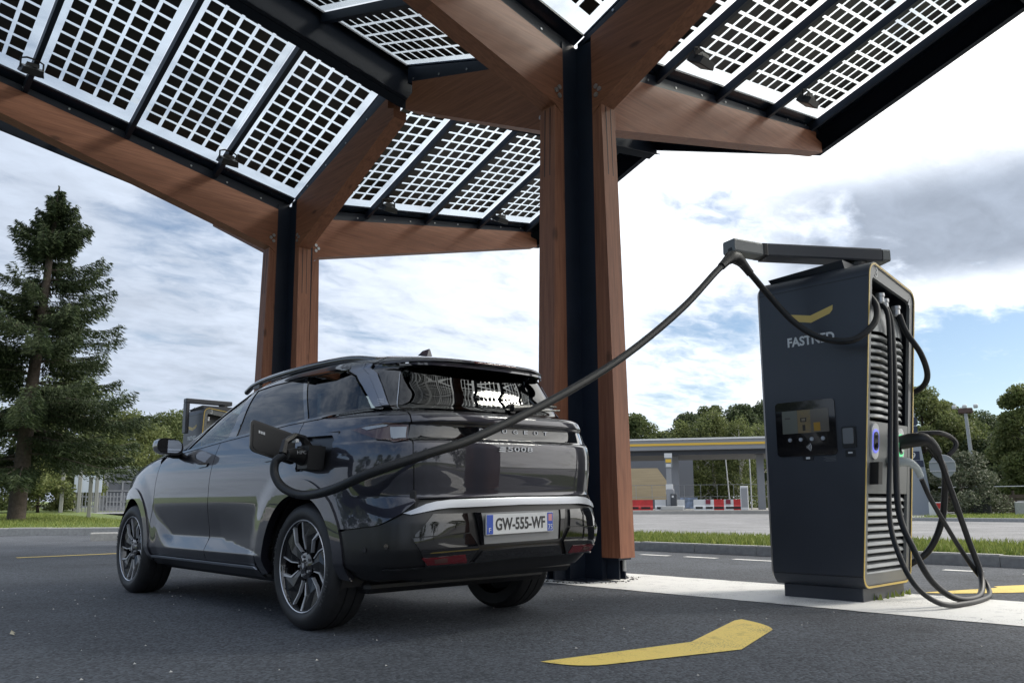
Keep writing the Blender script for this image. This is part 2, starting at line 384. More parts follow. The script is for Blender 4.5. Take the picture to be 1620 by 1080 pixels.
# ------------------------------------------------------------------ shared materials
M_ASPH = asphalt('asphalt_near', (.070, .077, .090), .50, 1.0, .6)
M_ROAD = asphalt('asphalt_road', (.19, .19, .195), .35, 1.2, .3)
M_GRASSG = mat('grass_ground', (.11, .15, .04), .9, noise=(6, .35, 6), bump=(40, .6, .05))
M_SOIL = mat('far_ground', (.07, .085, .03), .95, noise=(.4, .3, 5))
M_KERB = mat('kerb_concrete', (.36, .36, .35), .85, noise=(14, .18, 6), bump=(120, .3, .004))
def paint_mat(name, col, wear):
    m, N, L, b = node_mat(name)
    tc = N.new('ShaderNodeTexCoord')
    n = N.new('ShaderNodeTexNoise'); n.inputs['Scale'].default_value = 7; n.inputs['Detail'].default_value = 9; n.inputs['Roughness'].default_value = .72; L.new(tc.outputs['Object'], n.inputs['Vector'])
    r = N.new('ShaderNodeMapRange'); r.inputs[1].default_value = .54; r.inputs[2].default_value = .78; r.inputs[4].default_value = wear; L.new(n.outputs[0], r.inputs[0])
    mx = N.new('ShaderNodeMix'); mx.data_type = 'RGBA'; mx.inputs['A'].default_value = (*col, 1); mx.inputs['B'].default_value = (col[0]*.35, col[1]*.35, col[2]*.4, 1); L.new(r.outputs[0], mx.inputs['Factor'])
    n5 = N.new('ShaderNodeTexNoise'); n5.inputs['Scale'].default_value = 85; n5.inputs['Detail'].default_value = 3; n5.inputs['Roughness'].default_value = .7; L.new(tc.outputs['Object'], n5.inputs['Vector'])
    n6 = N.new('ShaderNodeTexNoise'); n6.inputs['Scale'].default_value = 2.3; n6.inputs['Detail'].default_value = 5; L.new(tc.outputs['Object'], n6.inputs['Vector'])
    ad = N.new('ShaderNodeMath'); ad.operation = 'MULTIPLY_ADD'; ad.inputs[1].default_value = .55; L.new(n6.outputs[0], ad.inputs[0]); L.new(n5.outputs[0], ad.inputs[2])
    r5 = N.new('ShaderNodeMapRange'); r5.inputs[1].default_value = .86; r5.inputs[2].default_value = .98; r5.inputs[4].default_value = .8; L.new(ad.outputs[0], r5.inputs[0])
    mx5 = N.new('ShaderNodeMix'); mx5.data_type = 'RGBA'; mx5.inputs['B'].default_value = (.09, .09, .09, 1); L.new(mx.outputs['Result'], mx5.inputs['A']); L.new(r5.outputs[0], mx5.inputs['Factor'])
    L.new(mx5.outputs['Result'], b.inputs['Base Color']); b.inputs['Roughness'].default_value = .7
    v = N.new('ShaderNodeTexVoronoi'); v.inputs['Scale'].default_value = 75; L.new(tc.outputs['Object'], v.inputs['Vector'])
    bp = N.new('ShaderNodeBump'); bp.inputs['Strength'].default_value = .25; bp.inputs['Distance'].default_value = .004; bp.invert = True; L.new(v.outputs['Distance'], bp.inputs['Height']); L.new(bp.outputs[0], b.inputs['Normal'])
    return m
M_WPAINT = paint_mat('white_road_paint', (.74, .74, .72), .85)
M_YPAINT = paint_mat('yellow_road_paint', (.80, .60, .15), .9)
M_WOOD = {a: timber('timber_'+a, (.165, .062, .034), (.295, .124, .068), a) for a in 'xyz'}
M_STEEL = mat('black_steel', (.010, .0155, .028), .46, spec=.35, noise=(3, .15, 3))
M_BEAM = mat('black_beam', (.009, .013, .022), .65, spec=.12)
M_STEELG = mat('black_steel_glossy', (.010, .016, .028), .20, spec=.5)
M_GALV = mat('galvanised', (.45, .46, .47), .4, metal=.8, noise=(20, .15, 4))
M_BLACKP = mat('black_plastic', (.012, .012, .013), .45)
M_BLACKG = mat('gloss_black', (.008, .008, .009), .08, coat=.6)
M_RUB = mat('cable_rubber', (.009, .010, .012), .48, spec=.4)
M_WHITEP = mat('white_plastic', (.62, .63, .64), .4)
M_SILV = mat('satin_silver', (.52, .53, .56), .32, metal=.85)
M_YEL = mat('signal_yellow', (.74, .47, .06), .45)
M_RED = mat('red_plastic', (.48, .025, .025), .45, noise=(2, .2, 3))

def sheet(name, poly, z, m, kind='structure'):
    o = mesh_obj(name, [(p[0], p[1], z) for p in poly], [tuple(range(len(poly)))], m); o['kind'] = kind; return o

# ------------------------------------------------------------------ the ground
sheet('ground', [(-900, -900), (1600, -900), (1600, 1600), (-900, 1600)], -.03, M_SOIL)
sheet('asphalt', [(-7.5, -40), (10.2, -40), (10.2, 22.0), (7.0, 22.05), (3.5, 25.4), (-7.5, 31)], 0, M_ASPH)
sheet('road', [(12.9, -60), (90, -60), (120, 120), (12.9, 120)], 0, M_ROAD)
sheet('cross_road', [(10.2, 22.0), (12.9, 22.0), (12.9, 60), (10.2, 60)], -.004, M_ROAD)

def kerb_run(name, a, b, h, w, n, side=1, z0=0.0, gap=.006):
    """row of separate kerb stones from a to b (plan), each a child of the kerb"""
    a, b = Vector(a), Vector(b); d = b-a; Ln = d.length; u = d/Ln; nrm = Vector((-u.y, u.x))*side
    k = bpy.data.objects.new(name, None); COL.objects.link(k); k['kind'] = 'structure'; k.location = (a.x, a.y, z0)
    l = Ln/n
    m_ = MB(); c = .02
    prof = [(0, -.03), (0, h-c), (c*.6, h), (w, h), (w, -.03)]
    vs = []; 
    for t in (gap/2, l-gap/2):
        for px, pz in prof: vs.append((t, px, pz))
    q = len(prof); fs = [tuple(range(q)), tuple(range(q, 2*q))[::-1]]+[(i, (i+1) % q, q+(i+1) % q, q+i) for i in range(q)]
    if side < 0: vs = [(x, -y, z) for x, y, z in vs]
    base = mesh_obj('kerb_stone', vs, fs, M_KERB, k)
    ang = math.atan2(u.y, u.x)
    for i in range(n):
        o = base if i == 0 else base.copy()
        if i: COL.objects.link(o); o.parent = k
        p = u*l*i; o.location = (p.x+nrm.x*random.uniform(-.004, .004), p.y+nrm.y*random.uniform(-.004, .004), random.uniform(-.006, .006)); o.rotation_euler = (0, 0, ang+random.uniform(-.003, .003))
    return k
kerb_run('kerb', (10.2, 22), (10.2, -9), .13, .15, 31, 1)
kerb_run('kerb_far', (34.2, 13.5), (30.5, -14), .14, .3, 22, 1)
kerb_run('kerb_far', (34.2, 13.5), (46, 15.5), .14, .3, 10, -1)
kerb_run('kerb_lawn', (-7.5, 31), (3.5, 25.4), .19, .25, 12, 1)
kerb_run('kerb_lawn', (3.5, 25.4), (7.05, 22.0), .19, .25, 5, 1)
kerb_run('kerb_lawn', (7.05, 22.0), (10.2, 22.0), .19, .25, 3, 1)
kerb_run('kerb_island', (5.35, 18.75), (9.4, 17.0), .17, .3, 4, 1)
def lawn_z(y): return .12+max(0.0, y-25.5)*.0165
def raised(name, poly, z, m, zf=None):
    mb = MB(); n = len(poly); mb.add([(p[0], p[1], zf(p[1]) if zf else z) for p in poly]+[(p[0], p[1], -.03) for p in poly], [tuple(range(n))]+[(i, (i+1) % n, n+(i+1) % n, n+i) for i in range(n)])
    o = mb.build(name, m); o['kind'] = 'structure'; return o
raised('grass_strip', [(10.35, -9), (12.9, -9), (12.9, 22), (10.35, 22)], .10, M_GRASSG)
def sloped_lawn():
    xs = [-60, -30, -7.5, 0, 3.6, 7.1, 10.1, 14, 40]; vs = []; fs = []
    def y0(x): return 31.25 if x <= -7.5 else (31.25+(x+7.5)*(25.6-31.25)/11.1 if x <= 3.6 else (25.6+(x-3.6)*(22.25-25.6)/3.5 if x <= 7.1 else (22.25 if x <= 10.1 else 60)))
    for x in xs:
        a = y0(x)
        for k in range(9): y = a+(95-a)*k/8; vs.append((x, y, lawn_z(y)))
    for i in range(len(xs)-1):
        for k in range(8): fs.append((i*9+k, (i+1)*9+k, (i+1)*9+k+1, i*9+k+1))
    o = mesh_obj('lawn', vs, fs, M_GRASSG, smooth=True); o['kind'] = 'structure'
sloped_lawn()
raised('verge', [(34.45, 13.3), (46, 15.3), (60, 15), (60, -14), (30.8, -14)], .12, M_GRASSG)
raised('side_lawn', [(-7.8, -60), (-7.8, 31), (-60, 31), (-60, -60)], .12, M_GRASSG)
kerb_run('kerb_side', (-7.5, 31), (-7.5, -30), .14, .25, 40, -1)

def grass(name, x0, x1, y0, y1, n, h, m, z=.1, poly=None, zf=None):
    P = np.column_stack((rng.uniform(x0, x1, n), rng.uniform(y0, y1, n)))
    if poly is not None: P = P[poly(P)]
    n = len(P); a = rng.uniform(0, 2*np.pi, n); hh = h*rng.uniform(.4, 1.25, n); w = .012+.008*rng.random(n); ln = rng.normal(0, .35, (n, 2))*hh[:, None]
    dx = np.cos(a)*w; dy = np.sin(a)*w
    z = np.array([zf(q) for q in P[:, 1]])-.006 if zf else np.full(n, z)
    v = np.zeros((n, 3, 3)); v[:, 0] = np.column_stack((P[:, 0]-dx, P[:, 1]-dy, z)); v[:, 1] = np.column_stack((P[:, 0]+dx, P[:, 1]+dy, z))
    v[:, 2] = np.column_stack((P+ln, z+hh))
    me = bpy.data.meshes.new(name); me.vertices.add(3*n); me.vertices.foreach_set('co', v.reshape(-1)); me.loops.add(3*n); me.loops.foreach_set('vertex_index', np.arange(3*n, dtype=np.int32))
    me.polygons.add(n); me.polygons.foreach_set('loop_start', np.arange(0, 3*n, 3, dtype=np.int32)); me.materials.append(m); me.update(calc_edges=True)
    o = bpy.data.objects.new(name, me); COL.objects.link(o); return o
M_BLADE = leafy('grass_blades', (.11, .17, .035), (.28, .31, .09), .6, .4)
tag(grass('roadside_grass', 10.36, 12.95, -4, 17, 42000, .12, M_BLADE, .09), 'narrow strip of short rough grass behind the near kerb', 'grass', kind='stuff')
tag(grass('lawn_grass', -1, 10, 22.4, 42, 32000, .10, M_BLADE, .115, lambda P: (P[:, 1] > 22.5) & (P[:, 0]+P[:, 1] > 29.4), zf=lawn_z), 'mown grass of the lawn under the spruce', 'grass', kind='stuff')
tag(grass('verge_grass', 33, 47, 2, 13.3, 14000, .14, M_BLADE, .115, lambda P: P[:, 0] > 34.5-(13.3-P[:, 1])*.135), 'sunlit grass of the far verge beyond the road', 'grass', kind='stuff')

# ------------------------------------------------------------------ painted markings
def marking(name, poly, label, m, z=.004, cat='road marking', group=None):
    c = np.mean(np.array(poly), 0); o = mesh_obj(name, [(p[0]-c[0], p[1]-c[1], 0) for p in poly], [tuple(range(len(poly)))], m); o.location = (c[0], c[1], z)
    return tag(o, label, cat, group)
jit = lambda a, b, n: [(a[0]+(b[0]-a[0])*i/n+float(rng.normal(0, .005)), a[1]+(b[1]-a[1])*i/n) for i in range(n)]
marking('painted_strip', jit((5.42, -8), (6.80, -8), 4)+jit((6.80, -8), (6.66, 13.2), 260)+jit((6.66, 13.2), (5.42, 13.2), 6)+jit((5.42, 13.2), (5.42, -8), 260), 'broad white painted strip under the charger and the posts', M_WPAINT)
def arc_pts(a, b, c, n=6):
    a, b, c = map(Vector, (a, b, c)); return [tuple((1-t)**2*a+2*t*(1-t)*b+t*t*c) for t in [i/n for i in range(n+1)]]
chev = [(2.70, 2.705)]+arc_pts((2.72, 2.60), (2.76, 2.47), (2.90, 2.44))+[(3.62, 2.235)]+arc_pts((4.30, 2.45), (4.46, 2.55), (4.55, 2.80))+[(4.47, 2.80), (3.63, 2.535)]
marking('painted_chevron', chev, 'worn yellow bent stripe painted on the dark asphalt before the charger', M_YPAINT)
chev2 = [(6.88, 2.60), (6.95, 2.42), (7.35, 2.10), (8.3, 1.55), (8.6, 1.80), (8.55, 2.0), (7.80, 2.36), (7.7, 2.30)]
marking('painted_chevron', chev2, 'yellow bent stripe painted on the far side of the white strip', M_YPAINT)
marking('painted_line', [(2.86, 13.28), (5.42, 13.34), (5.42, 13.46), (2.86, 13.40)], 'thin yellow bay line beyond the front of the car', M_YPAINT)
for i, y in enumerate((8.6, 6.87, 6.08, 4.95, 3.1, 1.9, .7)):
    pass
dl = ['first short white dash from the post along the lane', 'second short white dash from the post along the lane', 'short white dash ending at the charger edge', 'short white dash seen right of the charger cables', 'last white dash at the right picture edge']
for (y0, y1), lb in zip(((7.32, 6.84), (6.58, 6.08), (5.83, 5.25), (3.30, 2.92), (2.55, 2.15)), dl):
    marking('lane_dash', [(9.30, y0), (9.30, y1), (9.42, y1), (9.42, y0)], lb, M_WPAINT, group='white dashes along the lane')
marking('lane_dash', [(17.0, 16.5), (17.0, 15.0), (17.25, 15.0), (17.25, 16.5)], 'white dash on the far road beside the timber post', M_WPAINT)
# small litter and grit lying on the asphalt
M_LEAF = mat('dry_leaf', (.42, .38, .28), .8)
lf = MB(); lf.add([(0, 0, .004), (.03, .012, .012), (.075, .008, .006), (.10, .035, .02), (.06, .03, .018), (.025, .03, .01)], [(0, 1, 5), (1, 4, 5), (1, 2, 4), (2, 3, 4)])
o = lf.build('fallen_leaf', M_LEAF); o.location = (1.155, 5.27, .004); o.rotation_euler = (0, 0, 1.2); tag(o, 'pale curled leaf lying on the asphalt left of the car', 'leaf')
gv = MB()
for i in range(150):
    x, y = rng.uniform(.8, 6), rng.uniform(1.2, 9); s = rng.uniform(.003, .008)
    gv.add([(x-s, y-s*.5, .002), (x+s, y-s, .002), (x+s*.3, y+s, .002), (x, y, .002+s)], [(0, 1, 3), (1, 2, 3), (2, 0, 3)])
tag(gv.build('grit', mat('grit_stone', (.45, .44, .42), .8)), 'scattered pale grit on the asphalt', 'grit', kind='stuff')

# ------------------------------------------------------------------ solar canopy (one inverted umbrella per post)
Z0, CA, CB = 5.45, .365, .168
UY, VX = 3.08, 5.58
def roof_z(x, y): return Z0+CA*abs(y)+CB*abs(x)
M_CELL = leafy('solar_cell', (.014, .014, .013), (.042, .039, .033), .35, .0)
M_PGLASS = tinted_glass('panel_glass', (.93, .955, .96))
M_LAMPG = mat('lamp_lens', (.35, .36, .36), .2)
def seams(): return [.10+1.27*k for k in range(5)]
CELL_ME = None
def build_canopy(cx_, cy_, label, singles=()):
    global CELL_ME
    t = thing('solar_canopy', label, 'canopy', (cx_, cy_, 0), 0, 'umbrella roofs of the charging canopy')
    # steel post
    cr = [(-.31, -.1), (-.1, -.1), (-.1, -.31), (.1, -.31), (.1, -.1), (.31, -.1), (.31, .1), (.1, .1), (.1, .31), (-.1, .31), (-.1, .1), (-.31, .1)]
    MB().prism(cr, 'z', .02, Z0-.03).build('steel_post', M_STEEL, t)
    mb = MB(); mb.box(-.30, .30, -.30, .30, 0, .02, .004)
    mb.build('base_plate', M_STEEL, t)
    # timber posts with steel shoes, and arms
    hw = .105
    for ax, s in (('x', -1), ('y', -1), ('x', 1), ('y', 1)):
        def P(d, w, z): return (s*d, w, z) if ax == 'x' else (w, s*d, z)
        def ribbon(poly, w0, w1, name, m, parent=t):
            vs = [P(d, w0, z) for d, z in poly]+[P(d, w1, z) for d, z in poly]; n = len(poly)
            return mesh_obj(name, vs, [tuple(range(n)), tuple(range(n, 2*n))[::-1]]+[(i, (i+1) % n, n+(i+1) % n, n+i) for i in range(n)], m, parent)
        kz = 4.70
        post = ribbon([(.312, .22), (.535, .22), (.432, kz-.02), (.312, kz-.10)], -hw, hw, 'timber_post', M_WOOD['z'])
        # slots of the hidden steel plates
        for w in (-.036, .036):
            ribbon([(.43, kz-.75), (.4505, kz-.75), (.4355, kz-.03), (.42, kz-.03)], w-.004, w+.004, 'plate_slot', M_BLACKP)
        ribbon([(.32, .021), (.47, .021), (.47, .20), (.32, .20)], -.05, -.035, 'shoe_plate', M_STEEL); ribbon([(.32, .021), (.47, .021), (.47, .20), (.32, .20)], .035, .05, 'shoe_plate', M_STEEL)
        ribbon([(.315, .20), (.50, .20), (.50, .2195), (.315, .2195)], -.09, .09, 'shoe_plate', M_STEEL)
        mbolt = MB()
        pb = P(.44, 0, .2); mbolt.cyl(P(.49, 0, .10), P(.49, 0, .20), .018, 8); mbolt.build('shoe_bolt', M_GALV, t)
        if ax == 'x':
            arm = [(.312, kz-.10), (.43, kz), (5.45, 5.98), (5.45, 6.13), (5.28, 6.16), (5.28, 6.255), (.312, 5.33)]
            top = [(.11, 5.30), (5.40, 6.265), (5.40, roof_z(5.4, 0)-.012), (.11, roof_z(.11, 0)-.012)]
        else:
            arm = [(.312, kz-.10), (.43, kz), (2.94, 5.90), (2.94, 6.02), (2.80, 6.08), (2.80, 6.24), (.312, 5.47)]
            top = [(.11, 5.42), (2.93, 6.27), (2.93, roof_z(0, 2.93)-.012), (.11, roof_z(0, .11)-.012)]
        ribbon(arm, -hw, hw, 'timber_arm', M_WOOD[ax])
        ribbon(top, -.085, .085, 'arm_rail', M_STEEL)
        for w, sg in ((-hw, -1), (hw, 1)):
            for k in range(3):
                d = .25; 
                MB().cyl(P(.37+.045*(k % 2), w, 4.80+.045*k), P(.37+.045*(k % 2), w+sg*.012, 4.80+.045*k), .026, 10).build('bolt_washer', M_GALV, t)
        for k in range(9 if ax == 'x' else 5):
            d = .6+k*.55; zz = (5.30+.19*(d-.11)+.05) if ax == 'x' else 5.42+.30*(d-.11)+.06
            for sg in (-1, 1): MB().cyl(P(d, sg*.085, zz), P(d, sg*.093, zz), .014, 8).build('rail_bolt', M_GALV, t)
    # valley gutters, purlins, panels in the four quadrants
    sm = seams()
    for sx in (-1, 1):
        for sy in (-1, 1):
            def Q(x, y, dz): return (sx*x, sy*y, roof_z(x, y)+dz)
            def slab(x0, x1, y0, y1, a, b, name, m, parent=t):
                vs = [Q(x, y, dz) for dz in (a, b) for y in (y0, y1) for x in (x0, x1)]
                return mesh_obj(name, vs, [(0, 2, 3, 1), (4, 5, 7, 6), (0, 1, 5, 4), (2, 6, 7, 3), (0, 4, 6, 2), (1, 3, 7, 5)], m, parent)
            slab(.086, 5.22, .0, .20, -.010, .012, 'valley_plate', M_STEELG)
            slab(.0, .085, .2, 3.0, -.010, .012, 'valley_plate', M_STEELG)
            slab(5.20, 5.56, 0, 3.034, -.012, .012, 'edge_plate', M_STEELG); slab(0, 5.199, 2.94, 3.034, -.012, .012, 'edge_plate', M_STEELG)
            for k in range(5):
                x = sm[k]-.035
                if k in (0,): continue
                slab(x-.03, x+.03, .08, 3.0, -.13, -.012, 'purlin', M_STEEL)
            # edge beams
            slab(.0, 5.56, 3.035, 3.075, -.45, .03, 'ridge_beam', M_BEAM)
            slab(.0, 5.56, 2.95, 3.075, -.465, -.452, 'beam_flange', M_BEAM)
            slab(5.56, 5.60, 0, 3.06, -.37, .05, 'edge_beam', M_BEAM)
            slab(5.47, 5.60, 0, 3.06, -.385, -.372, 'beam_flange', M_BEAM)
            for k in range(4):
                x0, x1 = sm[k], sm[k+1]-.07; y0, y1 = .20, 2.93
                p = slab(x0, x1, y0, y1, .0, .008, 'solar_panel', M_PGLASS)
                # cells, 5 across and 14 along, laid just under the lower glass face
                wx = (x1-x0-.16); wy = (y1-y0-.24)
                px, py = wx/5, wy/14; cwx, cwy = px-.044, py-.037
                boxes = []
                for i in range(5):
                    for j in range(14):
                        a0 = x0+.08+px*i+.022; b0 = y0+.17+py*j+.0185
                        boxes.append((a0, b0))
                if (sx, sy, k) in singles:
                    for (a0, b0) in boxes:
                        if CELL_ME is None or True:
                            key = (sx, sy)
                            if key not in CELLS:
                                vs = [(sx*dx, sy*dy, CA*dy+CB*dx+dz) for dz in (-.006, -.002) for dy in (0, cwy) for dx in (0, cwx)]
                                me = bpy.data.meshes.new('solar_cell'); me.from_pydata(vs, [], [(0, 2, 3, 1), (4, 5, 7, 6), (0, 1, 5, 4), (2, 6, 7, 3), (0, 4, 6, 2), (1, 3, 7, 5)]); me.materials.append(M_CELL); CELLS[key] = me
                        o = bpy.data.objects.new('solar_cell', CELLS[(sx, sy)]); o.location = Q(a0, b0, 0); link(o, p)
                else:
                    mb = MB()
                    for (a0, b0) in boxes:
                        vs = [Q(a0+dx, b0+dy, dz) for dz in (-.006, -.002) for dy in (0, cwy) for dx in (0, cwx)]
                        mb.add(vs, [(0, 2, 3, 1), (4, 5, 7, 6), (0, 1, 5, 4), (2, 6, 7, 3), (0, 4, 6, 2), (1, 3, 7, 5)])
                    o = mb.build('solar_cells', M_CELL, p); o['kind'] = 'stuff'
    return t
CELLS = {}
XN, YN, SP = 5.964, 5.359, 6.16
build_canopy(XN, YN, 'timber and solar umbrella roof on the post behind the car tail', ())
build_canopy(XN, YN+SP, 'timber and solar umbrella roof on the farther post, left', {(-1, -1, 0), (-1, -1, 1), (-1, -1, 2), (-1, -1, 3)})

build_canopy(XN, YN-SP, 'nearest umbrella roof over the camera, mirrored in the rear window', ())

# crumbs of soil and asphalt round the feet of the posts
sb = MB()
for cyc in (YN, YN+SP):
    for i in range(150):
        a = rng.uniform(0, 6.28); d = .38+abs(rng.normal(0, .045)); q = rng.uniform(.005, .014); sxx, syy = XN+d*1.15*math.cos(a), cyc+d*1.15*math.sin(a)
        sb.add([(sxx-q, syy-q, .004), (sxx+q, syy-q*.6, .004), (sxx+q*.5, syy+q, .004), (sxx, syy, .004+q*.8)], [(0, 1, 3), (1, 2, 3), (2, 0, 3)])
tag(sb.build('soil_crumbs', mat('dark_soil', (.022, .020, .018), .9)), 'dark crumbs of soil round the post feet', 'soil', kind='stuff')

def floodlight(x, y, z, az, label):
    t = thing('floodlight', label, 'floodlight', (x, y, z), az, 'floodlights under the canopy')
    mb = MB(); vs = [(-.13, -.04, -.12), (.13, -.04, -.12), (.14, .13, -.02), (-.14, .13, -.02), (-.11, -.08, -.05), (.11, -.08, -.05), (.12, .07, .05), (-.12, .07, .05)]
    mb.add(vs, [(0, 1, 2, 3), (4, 7, 6, 5), (0, 4, 5, 1), (1, 5, 6, 2), (2, 6, 7, 3), (3, 7, 4, 0)]); mb.build('housing', M_BLACKP, t)
    mb = MB(); mb.add([(-.10, -.015, -.108), (.10, -.015, -.108), (.11, .105, -.038), (-.11, .105, -.038), ], [(0, 1, 2, 3)]);
    o = mb.build('lens', M_LAMPG, t)
    o.location = (0, -.004, -.006)
    mb = MB(); mb.tube([(-.125, .03, -.02), (-.125, .03, .10), (-.06, .03, .13), (.06, .03, .13), (.125, .03, .10), (.125, .03, -.02)], .012, 6); mb.build('bracket', M_BLACKP, t)
    for k in range(4): MB().box(-.07, .07, -.035+.025*k, -.028+.025*k, -.0+.012*k, .045, 0).build('cooling_fin', M_BLACKP, t)
    return t
sm = seams()
for cyc, sx, sy, k, lb in ((YN+SP, -1, -1, 1, 'floodlight under the left solar panels, beside the nearest purlin to the post'), (YN+SP, -1, -1, 3, 'floodlight under the solar panels at the left picture edge'),
                       (YN+SP, 1, -1, 1, 'floodlight low between the two posts, left one'), (YN+SP, 1, -1, 3, 'floodlight low between the two posts, right one beside the timber post'),
                       (YN, 1, -1, 1, 'floodlight under the right roof wing, left one of two'), (YN, 1, -1, 3, 'floodlight under the right roof wing, nearest its outer edge')):
    x, y = (sm[k]+.02), .68
    floodlight(XN+sx*x, cyc+sy*y, roof_z(x, y)-.275, math.pi if sy > 0 else 0, lb)

# ------------------------------------------------------------------ fast charger
M_CH = mat('charger_anthracite', (.036, .041, .052), .36, spec=.5, noise=(2.0, .08, 2), bump=(500, .03, .0006))
M_CHG = mat('charger_grey', (.16, .168, .17), .38, spec=.5)
M_CHTRIM = mat('charger_yellow', (.62, .45, .13), .4)
M_SCREEN = None
def screen_mat():
    m, N, L, b = node_mat('charger_screen')
    tc = N.new('ShaderNodeTexCoord'); sp = N.new('ShaderNodeSeparateXYZ'); L.new(tc.outputs['Generated'], sp.inputs[0])
    def M(op, a, bb=None, clamp=False):
        n = N.new('ShaderNodeMath'); n.operation = op; n.use_clamp = clamp
        for i, v in enumerate((a, bb)):
            if v is None: continue
            if isinstance(v, (int, float)): n.inputs[i].default_value = v
            else: L.new(v, n.inputs[i])
        return n.outputs[0]
    u = M('SUBTRACT', 1.0, sp.outputs[1]); v = sp.outputs[2]
    def rect(u0, u1, v0, v1):
        return M('MULTIPLY', M('MULTIPLY', M('GREATER_THAN', u, u0), M('LESS_THAN', u, u1)), M('MULTIPLY', M('GREATER_THAN', v, v0), M('LESS_THAN', v, v1)))
    cur = None
    def layer(c, fac):
        nonlocal cur
        mx = N.new('ShaderNodeMix'); mx.data_type = 'RGBA'
        if isinstance(cur, tuple): mx.inputs['A'].default_value = (*cur, 1)
        else: L.new(cur, mx.inputs['A'])
        mx.inputs['B'].default_value = (*c, 1); L.new(fac, mx.inputs['Factor']); cur = mx.outputs['Result']
    cur = (.09, .085, .075)
    n = N.new('ShaderNodeTexNoise'); n.inputs['Scale'].default_value = 14; L.new(tc.outputs['Generated'], n.inputs['Vector'])
    layer((.19, .14, .055), M('MULTIPLY', rect(.34, .62, 0, 1), n.outputs[0]))
    layer((.10, .11, .10), rect(0, .33, 0, 1))
    layer((.24, .15, .03), rect(.68, .82, .05, .42)); layer((.05, .05, .05), rect(.06, .18, .64, .70))
    for k in range(4): layer((.09, .10, .10), rect(.06, .26-.03*(k % 2), .52-.10*k, .535-.10*k))
    layer((.02, .02, .02), rect(.44, .50, .10, .35)); layer((.02, .02, .02), rect(.40, .53, .48, .66)); layer((.15, .13, .10), rect(.425, .505, .52, .63))
    L.new(cur, b.inputs['Base Color']); b.inputs['Roughness'].default_value = .12
    L.new(cur, b.inputs['Emission Color']); b.inputs['Emission Strength'].default_value = .06
    return m
CHX, CHY = 6.275, 2.95
def yn_(z): return 2.6-.09*(z-.185)-CHY
def ch_profile(d=0.0, n=7):
    """rounded outline in (x, z), inset by d"""
    x0, x1, z0, z1a, z1b = 5.84-CHX+d, 6.70-CHX-d, .095+d, 2.475-d, 2.385-d
    r = max(.105-d, .02); pts = []
    for (cx_, cz, a) in ((x1-r, z0+r, -90), (x1-r, z1b-r, 0), (x0+r, z1a-r, 90), (x0+r, z0+r, 180)):
        for k in range(n+1):
            t = R_(a+90*k/n); pts.append((cx_+r*math.cos(t), cz+r*math.sin(t)))
    return pts
